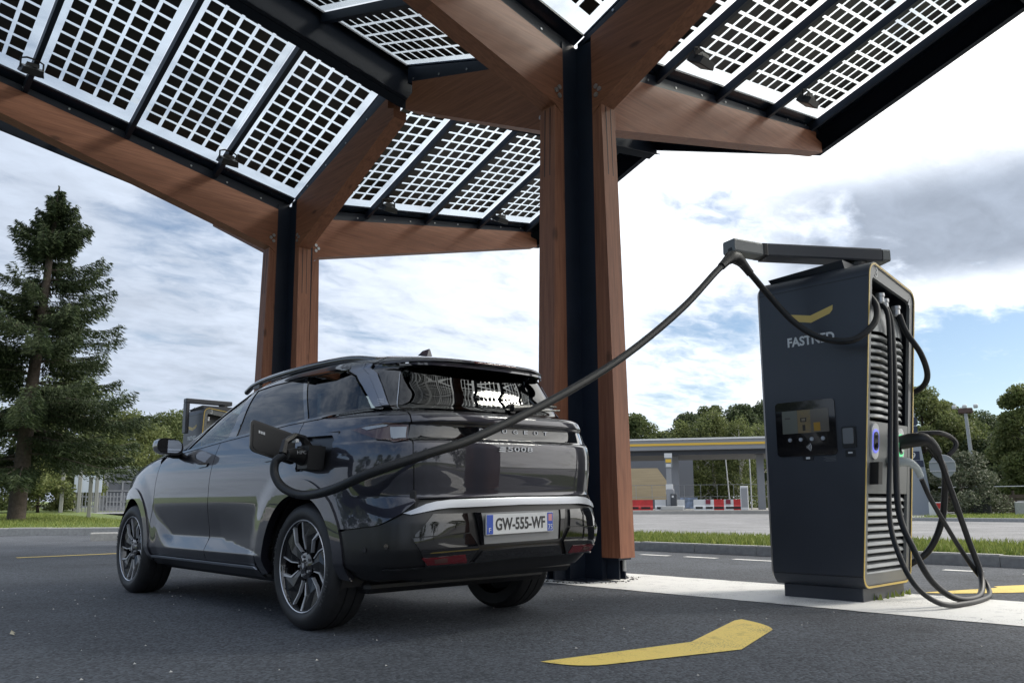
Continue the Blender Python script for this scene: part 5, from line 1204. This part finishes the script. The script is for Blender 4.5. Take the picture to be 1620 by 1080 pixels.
mb = MB(); mb.tube(rel(pg, [(2.335, 4.19, 1.02), (2.275, 4.175, 1.085), (2.21, 4.15, 1.095), (2.135, 4.115, 1.055), (2.115, 4.10, .99)]), [.026, .022, .019, .019, .024], 6); mb.build('grip', M_BLACKP, pg)
MB().box(-.10, -.08, -.075, -.03, .055, .075, .003).build('latch_button', M_WHITEP, pg)
text_on('lettering', 'HPC', .085, .020, tuple(Vector((2.235, 4.108, 1.002))-pg.location), (.86, .42, .05), (0, .1, 1), mat('decal_dim', (.28, .29, .30), .5), pg, .0008)

# ------------------------------------------------------------------ trees, shrubs, far buildings
M_BARK = mat('bark', (.075, .060, .048), .95, noise=(9, .35, 6), bump=(30, .8, .03))
M_BIRCH = mat('birch_bark', (.50, .48, .44), .8, noise=(6, .4, 5))
M_LF = [leafy('leaf_a', (.055, .082, .028), (.16, .19, .072), .6, .4), leafy('leaf_b', (.075, .105, .034), (.21, .235, .09), .6, .4), leafy('leaf_c', (.042, .066, .030), (.12, .15, .07), .6, .4)]
M_NDL = leafy('spruce_needles', (.018, .032, .013), (.058, .082, .032), .7, .18)
def quads_mesh(name, C, U, V, m, parent=None):
    n = len(C); v = np.stack((C-U, C-V*.9+U*.1, C+U, C+V*.9+U*.1), 1).reshape(-1)
    me = bpy.data.meshes.new(name); me.vertices.add(4*n); me.vertices.foreach_set('co', v.astype(np.float32)); me.loops.add(4*n); me.loops.foreach_set('vertex_index', np.arange(4*n, dtype=np.int32))
    me.polygons.add(n); me.polygons.foreach_set('loop_start', np.arange(0, 4*n, 4, dtype=np.int32)); me.materials.append(m); me.update(calc_edges=True)
    o = bpy.data.objects.new(name, me); return link(o, parent)
def rand_frame(n, s0, s1, flat=.0):
    d = rng.normal(size=(n, 3)); d[:, 2] *= (1-flat); d /= np.linalg.norm(d, axis=1)[:, None]; e = np.cross(d, rng.normal(size=(n, 3))); e /= np.linalg.norm(e, axis=1)[:, None]
    s = rng.uniform(s0, s1, n)[:, None]; return d*s, e*s*.6
def make_tree(name, label, loc, H, R, m, leaf=.16, n=7000, trunk_m=None, clear=.12, tall=1.0, group=None, lobes=52, droop=0.0, cat='tree'):
    t = thing(name, label, cat, loc, rng.uniform(0, 6.28), group)
    mb = MB(); th = H*.8; pts = [(0, 0, -.1)]; x = y = 0
    for k in range(1, 6): x += rng.normal(0, .02*H/6); y += rng.normal(0, .02*H/6); pts.append((x, y, th*k/5))
    sp = spline(pts, 3); mb.tube(sp, list(np.linspace(H*.020+.03, H*.005, len(sp))), 7)
    C = []; rad = []
    for k in range(lobes):
        u = rng.uniform(0, 1); zc = H*(clear+.12+(1-clear-.2)*u); rr = R*(math.sin(math.pi*min(1, .18+.80*u))**.75)*rng.uniform(.45, .9)
        a = rng.uniform(0, 6.28); c = np.array((x*zc/th+rr*math.cos(a)*rng.uniform(.7, 1.08), y*zc/th+rr*math.sin(a)*.82, zc)); C.append(c); rad.append(R*rng.uniform(.13, .34))
        if k % 2 == 0:
            z0 = max(.1*H, zc-rr*.7); p0 = Vector((x*z0/th, y*z0/th, z0)); mb.tube([p0, (p0+Vector(c))/2+Vector((0, 0, .05*rr)), Vector(c)], [H*.007+.01, H*.005, .012], 5)
    mb.build('trunk', trunk_m or M_BARK, t, smooth=True, angle=80)
    C = np.array(C); rad = np.array(rad); w = rad**2; w /= w.sum(); idx = rng.choice(len(C), n, p=w)
    d = rng.normal(size=(n, 3)); d /= np.linalg.norm(d, axis=1)[:, None]; r = rng.random(n)**.45
    P = C[idx]+d*(rad[idx]*r)[:, None]*np.array((1, 1, .75*tall)); P[:, 2] -= droop*rng.random(n)**2*R
    P[:, 2] = np.maximum(P[:, 2], .15)
    U, V = rand_frame(n, leaf*.5, leaf*1.15)
    quads_mesh('crown', P, U, V, m, t)
    return t
def az_pos(az, r): return (r*math.sin(R_(az)), r*math.cos(R_(az)))

def make_spruce(label, loc, H):
    t = thing('spruce_tree', label, 'tree', loc)
    mb = MB(); sp = [(0, 0, -.1), (.10, .0, H*.3), (.25, -.05, H*.6), (.38, -.08, H*.85), (.45, -.1, H)]; sp = spline(sp, 5); mb.tube(sp, list(np.linspace(.30, .015, len(sp))), 10)
    mb.build('trunk', M_BARK, t, smooth=True, angle=80)
    bm = MB(); Cs, Us, Vs = [], [], []
    z = 1.9
    while z < H-.15:
        u = (z-1.5)/(H-1.5); L0 = (H*.42)*(1-u)**.92*(.72+.28*math.sin(min(1, u*6)*1.57))+.12
        nb = 5
        lx, ly = .45*z/H, -.1*z/H
        for k in range(nb):
            if rng.random() < .2: continue
            a = rng.uniform(0, 6.28); L_ = L0*rng.uniform(.50, 1.0)*(1.0+.22*math.sin(a*2+z*.9)); up = .34*u-.02+rng.normal(0, .06)
            pts = []; dirv = np.array((math.cos(a), math.sin(a)))
            for j in range(7):
                s = j/6; rr = L_*s; zz = z+L_*(up*s-.42*s*s*(1-u*.7)+.30*s**4); pts.append((lx+rr*dirv[0], ly+rr*dirv[1], zz))
            bm.tube(pts, list(np.linspace(.035*(1-u)+.008, .004, 7)), 4, cap=False)
            pts = np.array(pts); m_ = int(70+L_*330)
            s = rng.uniform(.14, 1.0, m_); ii = np.clip((s*6).astype(int), 0, 5); fr = (s*6-ii)[:, None]; P = pts[ii]*(1-fr)+pts[ii+1]*fr
            side = rng.choice([-1, 1], m_); wid = (L_*.20*(1-.7*s)+.06)*rng.random(m_)**.7
            perp = np.array((-dirv[1], dirv[0], 0)); P = P+perp*(side*wid)[:, None]+np.column_stack((dirv[0]*wid*.45, dirv[1]*wid*.45, -wid*.35*rng.random(m_)-rng.random(m_)**2*.42))
            dU = perp*side[:, None]*rng.uniform(.3, 1, m_)[:, None]+np.array((dirv[0], dirv[1], 0))*rng.uniform(.3, 1, m_)[:, None]+np.array((0, 0, -1))*rng.uniform(0, .9, m_)[:, None]
            dU /= np.linalg.norm(dU, axis=1)[:, None]; e = np.cross(dU, rng.normal(size=(m_, 3))); e /= np.linalg.norm(e, axis=1)[:, None]
            ss = rng.uniform(.05, .125, m_)[:, None]; Cs.append(P); Us.append(dU*ss); Vs.append(e*ss*rng.uniform(.16, .28, m_)[:, None])
        z += rng.uniform(.16, .34)*(1 if u < .75 else .55)
    n = 90; zt = H-rng.random(n)*1.1; a = rng.uniform(0, 6.28, n); rr = (H-zt)*.22*rng.random(n)
    P = np.column_stack((.45*zt/H+np.cos(a)*rr, -.1*zt/H+np.sin(a)*rr, zt)); d = np.column_stack((np.cos(a)*.5, np.sin(a)*.5, np.ones(n))); d /= np.linalg.norm(d, axis=1)[:, None]; e = np.cross(d, rng.normal(size=(n, 3))); e /= np.linalg.norm(e, axis=1)[:, None]
    Cs.append(P); Us.append(d*.10); Vs.append(e*.03)
    bm.build('branches', M_BARK, t, smooth=True)
    quads_mesh('crown', np.vstack(Cs), np.vstack(Us), np.vstack(Vs), M_NDL, t)
    return t
x, y = az_pos(11.9, 34); make_spruce('tall dark spruce on the lawn at the left picture edge', (x, y, lawn_z(y)), 12.5)

# trees behind the lawn, seen between spruce and car
for az, r, H, R, k, lb in ((8.0, 58, 11, 5, 2, 'leafy tree behind the spruce at the left picture edge'), (14.0, 62, 9, 5, 0, 'leafy tree behind the spruce trunk'), (17.3, 66, 7.0, 4.6, 1, 'leafy tree right of the spruce, over the white shed'), (20.0, 70, 7.6, 4.6, 0, 'leafy tree above the bonnet of the car'), (22.6, 74, 8.2, 4.8, 2, 'leafy tree behind the windscreen, left of the far charger'), (25.5, 72, 8.2, 4.6, 1, 'leafy tree hidden mostly by the car roof')):
    x, y = az_pos(az, r); make_tree('broadleaf_tree', lb, (x, y, lawn_z(y)), H, R, M_LF[k], .13, 26000, group='trees behind the lawn', clear=.03)
for az, r, H, R, lb in ((9.5, 47, 2.4, 2.4, 'low green bush left of the spruce trunk'), (13.0, 47, 2.8, 2.2, 'low green bush right of the spruce trunk'), (14.9, 50, 2.6, 2.0, 'low bush between the spruce and the fence posts')):
    x, y = az_pos(az, r); make_tree('bush', lb, (x, y, lawn_z(y)), H, R, M_LF[1], .09, 9000, clear=-.1, lobes=26, group='bushes on the lawn', cat='bush')
# tree line behind the fuel station
TL = [(47.0, 112, 11, 6.0, 0), (49.5, 104, 12.2, 5.0, 2), (51.8, 108, 12.4, 4.6, 0), (53.6, 116, 11.4, 4.4, 1), (55.4, 104, 12.0, 4.8, 2), (57.0, 112, 14.9, 4.8, 0), (58.9, 106, 13.6, 4.6, 2), (60.4, 110, 14.2, 5.0, 2), (62.6, 106, 13, 5.0, 0), (65.2, 110, 13, 5.4, 1)]
TLl = ['tree line tree hidden behind the black post', 'dense tree directly right of the timber post', 'tree under the small gap of blue sky', 'pale tree left of the tallest far trees', 'tree left of the tallest crown over the station roof', 'tallest feathery tree over the station roof', 'dark tree right of the tallest feathery one', 'dark tree touching the charger at left', 'tree hidden behind the charger', 'tree behind the right edge of the charger']
for (az, r, H, R, k), lb in zip(TL, TLl):
    x, y = az_pos(az, r); make_tree('broadleaf_tree', lb, (x, y, .2), H, R, M_LF[k], .19, 24000, group='trees behind the fuel station', clear=.02)
for az, lb, H in ((54.9, 'left pale birch under the station roof', 10), (57.0, 'middle birch under the station roof', 11.5), (58.8, 'right birch beside the station column', 10.5), (56.0, 'birch between the two pale stems', 10), (60.2, 'birch nearest the charger', 10)):
    x, y = az_pos(az, 92+rng.uniform(-3, 3)); make_tree('birch_tree', lb, (x, y, .2), H, 3.4, M_LF[1], .14, 11000, M_BIRCH, group='birches behind the fuel station', clear=-.02, droop=.6)
# right-hand wood
RW = [(68.4, 60, 7.0, 3.2, 0), (70.0, 58, 8.2, 3.3, 1), (71.6, 62, 7.4, 3.2, 0), (73.2, 66, 7.0, 3.4, 2), (75.9, 50, 7.4, 2.4, 1), (74.6, 60, 5.2, 3.0, 2), (77.5, 56, 7.5, 3.6, 0), (72.4, 58, 5.0, 3.0, 2), (70.8, 64, 5.4, 3.4, 2)]
RWl = ['tree behind the right edge of the charger housing', 'tall bright tree right of the charger', 'tree left of the lamp mast on the right', 'dark tree right of the lamp mast', 'tree at the right picture edge', 'low dark tree near the right picture edge', 'tree just past the right picture edge', 'low dark tree behind the lamp mast', 'low dark tree behind the traffic sign']
for (az, r, H, R, k), lb in zip(RW, RWl):
    x, y = az_pos(az, r); make_tree('broadleaf_tree', lb, (x, y, .1), H, R, M_LF[k], .105, 30000, group='trees across the road on the right', clear=.0)
x, y = az_pos(71.9, 44); make_tree('flowering_bush', 'round dark bush with pale tips on the far verge', (x, y, .1), 3.2, 2.3, leafy('leaf_bush', (.03, .05, .02), (.20, .21, .15)), .075, 12000, clear=-.15, lobes=30, cat='bush')
# trees and a hedge on the side the camera does not face; they show as reflections in the car
for i, (x, y, H, R) in enumerate(((-30, 4, 9, 5), (-33, 14, 11, 5.5), (-28, 24, 10, 5), (-34, -8, 10, 5.5), (-20, -32, 10, 5.5), (-6, -38, 12, 6), (8, -36, 11, 6), (22, -34, 10, 5.5))):
    make_tree('broadleaf_tree', 'tree standing around the car park, seen only mirrored in the car', (x, y, 0), H, R, M_LF[i % 3], .34, 2600, group='trees around the car park', clear=.02)

# ------------------------------------------------------------------ fuel station across the road
def station():
    M_G = mat('station_grey', (.27, .28, .30), .5); M_DK = mat('station_dark', (.05, .055, .065), .6); M_WALL = mat('shop_wall', (.13, .14, .16), .7); M_TAN = mat('shutter_tan', (.42, .34, .22), .7, noise=(2, .12, 3, (.2, .2, 6)))
    d = 66; c = Vector((*az_pos(56, d), .25)); rz = -R_(56)
    t = thing('fuel_canopy', 'flat fuel station roof with yellow stripe across the road', 'canopy', c, rz)
    # local x to the right as seen, y away; metres per pixel about d/1279
    s = d/1279
    def X(px): return (px-1093)*s
    x0, x1 = X(930), X(1290)
    MB().box(x0, x1, 0, 9, 4.72, 5.52, .03).build('fascia', M_G, t); MB().box(x0, x1, -.06, 0, 5.08, 5.26).build('yellow_stripe', M_YEL, t)
    MB().box(x0-.05, x1+.05, -.07, 9, 5.525, 5.66).build('roof_edge', mat('roof_white', (.75, .75, .74), .5), t); MB().box(x0+.3, x1-.3, .4, 8.6, 4.35, 4.715).build('soffit', M_DK, t)
    for px in (1057, 1187): MB().box(X(px)-.28, X(px)+.28, 2.0, 2.56, 0, 4.36).build('column', M_G, t)
    t2 = thing('station_shop', 'grey station building with tan shutter beside the fuel pump', 'building', (*az_pos(53.9, 82), .25), -R_(53.9))
    q = 82/1279
    def X2(px): return (px-1052)*q
    MB().box(X2(940), X2(1091), 0, 8, 0, 5.9).build('wall', M_WALL, t2)
    mb = MB(); mb.prism([(X2(940), 1.0), (X2(1051), 1.0), (X2(1051), 2.4), (X2(1038), 3.9), (X2(940), 3.9)], 'y', -.08, .0) if False else None
    P_ = [(X2(940), .9), (X2(1052), .9), (X2(1052), 2.6), (X2(1037), 4.0), (X2(940), 4.0)]
    mb = MB(); mb.add([(a, -.05, b) for a, b in P_]+[(a, .02, b) for a, b in P_], [tuple(range(5)), tuple(range(5, 10))[::-1]]+[(i, (i+1) % 5, 5+(i+1) % 5, 5+i) for i in range(5)]); mb.build('shutter', M_TAN, t2)
    # pump and sign column
    p = thing('fuel_pump', 'slim fuel pump with signs under the station roof', 'fuel pump', (*az_pos(54.05, 63), .25), -R_(54.05))
    MB().box(-.75, .95, -.3, .6, 0, .32, .05).build('plinth', mat('plinth_grey', (.42, .42, .41), .8), p)
    MB().box(-.30, .30, 0, .35, .32, 1.6, .05).build('pump_body', M_G, p); MB().box(.02, .48, -.15, .2, .30, 1.25, .05).build('pump_unit', M_DK, p)
    MB().box(-.32, .22, .05, .3, 1.2, 1.95, .02).build('sign_board', M_WHITEP, p); MB().box(-.34, .20, .05, .35, 3.2, 4.3, .02).build('sign_board', mat('sign_grey', (.20, .23, .25), .5), p); MB().box(-.36, .22, .0, .05, 3.95, 4.3).build('sign_panel', M_WHITEP, p); MB().box(-.28, .14, .0, .05, 3.6, 3.85).build('sign_panel', M_YEL, p); MB().box(-.26, .12, .0, .05, 3.25, 3.5).build('sign_panel', M_WHITEP, p)
    MB().box(-.26, .14, .1, .3, 1.6, 3.2).build('pump_post', M_G, p)
    MB().box(.10, .24, -.155, -.15, .95, 1.1).build('pump_display', M_WHITEP, p)
    k = thing('service_cabinet', 'white cabinet beside the right station column', 'cabinet', (*az_pos(58.95, 62), .25), -R_(58.95)); MB().box(-.28, .28, 0, .5, 0, 1.75, .03).build('cabinet_body', M_WHITEP, k); MB().box(-.22, .22, -.01, 0, .2, 1.6).build('cabinet_door', M_G, k)
    # water-filled barriers
    def barrier(az, r, m, label, w=1.0):
        b = thing('road_barrier', label, 'barrier', (*az_pos(az, r), .25), -R_(az), 'barriers before the station')
        pr = [(-.26, 0), (.26, 0), (.26, .22), (.14, .38), (.11, .80), (-.11, .80), (-.14, .38), (-.26, .22)]
        MB().add([(x, y, z) for x in (-w*.55, w*.55) for y, z in pr], [tuple(range(8)), tuple(range(8, 16))[::-1]]+[(i, (i+1) % 8, 8+(i+1) % 8, 8+i) for i in range(8)]).build('barrier_body', m, b)
        MB().box(-w*.35, w*.35, -.275, -.15, .10, .26).build('forklift_slot', M_BLACKP, b); return b
    seq = [(51.55, 'r', 'red plastic barrier nearest the timber post'), (52.35, 'r', 'second red barrier from the timber post'), (53.35, 'w', 'white barrier left of the fuel pump'), (54.62, 'w', 'white barrier right of the fuel pump'), (55.95, 'w', 'white barrier left of the middle red one'), (56.62, 'W', 'white barrier with dark red panel, centre'), (57.25, 'r', 'red barrier right of the birches'), (57.95, 'W', 'white barrier with dark red panel near the station column'), (58.5, 'r', 'red barrier at the right station column')]
    for az, c_, lb in seq:
        b = barrier(az, 64, M_RED if c_ == 'r' else M_WHITEP, lb, 1.0 if c_ == 'r' else .75)
        if c_ == 'W': MB().box(-.25, .10, -.20, -.10, .45, .78).build('red_panel', mat('dark_red', (.20, .02, .04), .5), b)
    bn = thing('banner', 'pale blue banner on the building fence left of the birches', 'banner', (*az_pos(55.05, 70), .25), -R_(55.05)); MB().box(-1.2, 1.0, 0, .03, .1, 1.0).build('banner_cloth', mat('banner_blue', (.42, .50, .66), .6, noise=(2.2, .5, 2)), bn)
    fe = thing('mesh_fence', 'temporary wire fence running before the station shop', 'fence', (*az_pos(55, 68), .25), -R_(55))
    for px in range(-7, 9): MB().cyl((px*1.3, 0, 0), (px*1.3, 0, 2.0), .022, 6).build('fence_post', M_GALV, fe)
    MB().cyl((-9.1, 0, 2.0), (10.4, 0, 2.0), .022, 6).build('rail', M_GALV, fe); MB().cyl((-9.1, 0, 1.05), (10.4, 0, 1.05), .016, 6).build('rail', M_GALV, fe)
    pad = raised('forecourt', [az_pos(45, 60), az_pos(62.5, 60), az_pos(62.5, 100), az_pos(45, 100)], .25, mat('forecourt_concrete', (.34, .33, .31), .9, noise=(1.5, .15, 4)))
    for k_, (az, lb) in enumerate(((58.0, 'thin leaning lamp pole between the birches'), (59.4, 'lamp pole with twin heads beside the charger'))):
        l = thing('lamp_pole', lb, 'lamp pole', (*az_pos(az, 84), .25), -R_(az), 'lamp poles at the station'); MB().cyl((0, 0, 0), (-.3*(1-k_), 0, 6.0), .07, 8, .05).build('pole', M_GALV, l); MB().box(-.5-.3*(1-k_), .3, -.1, .1, 6.0, 6.1, .02).build('lamp_head', M_WHITEP, l)
station()

# price totem, sign, lamp mast, small things on the far verge
def far_verge():
    M_G = mat('totem_grey', (.30, .33, .37), .5)
    t = thing('price_totem', 'tall price sign with yellow panel behind the charger edge', 'sign', (*az_pos(69.55, 44), .12), -R_(69.55))
    s = 44/1279
    def Zp(py): return (806-py)*s-.1
    MB().add([(x, y, z) for z, w0, w1 in ((0, -1.2, .62), (Zp(605), -1.2, -.12)) for y in (0, .4) for x in (w0, w1)], [(0, 1, 3, 2), (4, 6, 7, 5), (0, 4, 5, 1), (2, 3, 7, 6), (0, 2, 6, 4), (1, 5, 7, 3)]).build('totem_body', M_G, t)
    MB().box(-1.15, .02, -.03, 0, Zp(661), Zp(633)).build('yellow_panel', M_YEL, t)
    for z0, z1, s_ in ((690, 667, '1.79'), (716, 695, '1.99'), (725, 712, '1.79')):
        pass
    for i, (py0, py1, s_) in enumerate(((677, 666, '1.8 9'), (689, 679, '1.7 9'), (726, 714, '0.7 9'))):
        b = MB().box(-1.1, .18, -.03, 0, Zp(py0), Zp(py1)).build('price_panel', mat('price_dark', (.02, .03, .06), .4), t)
        text_on('price_digits', s_, 1.0, (Zp(py1)-Zp(py0))*.75, (-.50, -.035, (Zp(py0)+Zp(py1))/2), (1, 0, 0), (0, 0, 1), M_WHITEP, t, .005)
    MB().box(-1.1, .32, -.03, 0, Zp(736), Zp(727)).build('price_panel', MATS['price_dark'], t)
    g = thing('traffic_sign', 'round road sign seen from behind, right of the cable handle', 'sign', (*az_pos(71.0, 40), .12), -R_(71.0))
    MB().cyl((0, 0, 0), (0, 0, 1.9), .04, 8).build('sign_post', M_GALV, g); mb = MB(); mb.lathe([(0, -.02), (.50, -.02), (.52, 0), (.50, .02), (0, .02)], 28, 'y', (0, 0, 2.15)); mb.build('sign_disc', mat('sign_back', (.24, .26, .28), .5), g, smooth=True, angle=30)
    for z in (1.95, 2.35): MB().box(-.5, .5, -.05, -.025, z-.03, z+.03).build('sign_rail', M_GALV, g)
    g = thing('warning_board', 'small white board with red triangle on the far verge', 'sign', (*az_pos(70.5, 41), .12), -R_(70.5))
    MB().box(-.32, .28, 0, .05, .0, .62, .01).build('board', M_WHITEP, g); MB().add([(-.2, -.012, .58), (.24, -.012, .58), (.05, -.012, .22)], [(0, 1, 2)]).build('red_triangle', M_RED, g)
    l = thing('lamp_mast', 'tall grey lamp mast with three lamps before the trees', 'lamp pole', (*az_pos(72.75, 50), .12), -R_(72.75))
    MB().cyl((0, 0, 0), (-.2, 0, 5.4), .12, 10, .09).build('mast', mat('mast_grey', (.36, .38, .39), .6), l); MB().box(-.55, .15, -.15, .15, 5.35, 5.65, .05).build('lamp_bracket', mat('bracket_brown', (.10, .06, .05), .6), l)
    for x in (-.72, -.22, .30): MB().box(x-.11, x+.11, -.2, .1, 5.62, 5.82, .04).build('lamp_head', M_WHITEP, l)
    w = thing('wooden_fence', 'low brown timber fence at the right picture edge', 'fence', (*az_pos(74.6, 46), .12), -R_(74.6)-.1)
    for k in range(-3, 6): MB().box(k*1.0-.05, k*1.0+.05, 0, .1, 0, 1.15).build('fence_post', M_BARK, w)
    for j in range(4): MB().box(-3.2, 5.6, -.04, 0, .12+.22*j, .30+.22*j).build('board', mat('fence_brown', (.10, .075, .06), .9, noise=(3, .3, 4)), w)
    MB().cyl((-3.2, .05, 1.35), (5.6, .05, 1.35), .03, 6).build('rail', M_GALV, w)
    b = thing('dark_bin', 'dark box standing left of the timber fence', 'bin', (*az_pos(72.9, 43), .12), -R_(72.9)); MB().box(-.3, .4, 0, .6, 0, .75, .04).build('box', M_BLACKP, b); MB().box(-.32, .42, -.02, .62, .75, .81, .02).build('lid', M_BLACKP, b)
    b = thing('concrete_block', 'pale concrete block on the far verge at the right edge', 'block', (*az_pos(75.2, 42), .12), -R_(75.2)); MB().box(-.42, .45, 0, .5, 0, .62, .04).build('block_body', M_KERB, b); MB().box(-.3, .3, .1, .4, .62, .66, .01).build('block_cap', M_KERB, b)
far_verge()

# ------------------------------------------------------------------ things on the lawn at the left
def lawn_things():
    M_W = mat('shed_white', (.22, .235, .26), .5)
    s = thing('arched_shed', 'white shed with rounded arched front behind the car nose', 'shed', (*az_pos(17.55, 50), lawn_z(az_pos(17.55, 50)[1])), -R_(17.55))
    pr = [(-1.05, 0), (-1.05, 1.55)]+[(1.05*math.cos(R_(180-12*k)), 1.55+1.05*math.sin(R_(180-12*k))*.9) for k in range(1, 15)]+[(1.05, 1.55), (1.05, 0)]; k = len(pr)
    MB().add([(x, y, z) for y in (0, 5) for x, z in pr], [tuple(range(k)), tuple(range(k, 2*k))[::-1]]+[(i, (i+1) % k, k+(i+1) % k, k+i) for i in range(k)]).build('shell', M_W, s, smooth=True, angle=35)
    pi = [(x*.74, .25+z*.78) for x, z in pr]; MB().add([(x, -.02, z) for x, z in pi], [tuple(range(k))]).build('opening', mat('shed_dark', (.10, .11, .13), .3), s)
    for x in (-.75, 0, .75): MB().box(x-.04, x+.04, -.06, -.02, .1, 1.6).build('door_rail', M_W, s)
    for z in (.5, 1.1, 1.6): MB().box(-.8, .8, -.06, -.02, z-.03, z+.03).build('door_rail', M_W, s)
    g = [(14.2, 'left grey garden post behind the spruce'), (15.15, 'second grey garden post from the spruce'), (16.1, 'third grey garden post, beside the blue board')]
    for az, lb in g:
        p = thing('garden_post', lb, 'post', (*az_pos(az, 46), lawn_z(az_pos(az, 46)[1])), -R_(az), 'garden posts on the lawn'); MB().box(-.09, .09, -.09, .09, 0, 2.3, .02).build('post_body', mat('post_grey', (.22, .23, .22), .8), p); MB().box(-.11, .11, -.11, .11, 2.3, 2.36, .01).build('post_cap', mat('post_grey', (0, 0, 0)), p)
    p = thing('sign_post', 'short grey post on the lawn before the white shed', 'post', (*az_pos(15.75, 36), lawn_z(az_pos(15.75, 36)[1])), -R_(15.75)); MB().box(-.07, .07, -.05, .05, 0, 1.55, .01).build('post_body', MATS['post_grey'], p); MB().box(-.09, .09, -.07, .07, 1.55, 1.6, .01).build('post_cap', MATS['post_grey'], p)
    b = thing('notice_board', 'pale blue board on legs behind the garden posts', 'board', (*az_pos(15.6, 48), lawn_z(az_pos(15.6, 48)[1])), -R_(15.6)); MB().box(-.65, .65, 0, .06, 1.0, 1.9, .01).build('board', mat('board_blue', (.45, .52, .60), .4), b)
    for x in (-.55, .55): MB().box(x-.05, x+.05, .06, .14, 0, 1.8).build('leg', MATS['post_grey'], b)
    f = thing('picket_fence', 'white picket fence in front of the arched shed', 'fence', (*az_pos(16.9, 47), lawn_z(az_pos(16.9, 47)[1])), -R_(16.9))
    for k in range(-9, 10): MB().box(k*.16-.025, k*.16+.025, 0, .03, 0, 1.0).build('picket', M_W, f)
    for z in (.3, .8): MB().box(-1.5, 1.5, .03, .06, z-.04, z+.04).build('rail', M_W, f)
lawn_things()
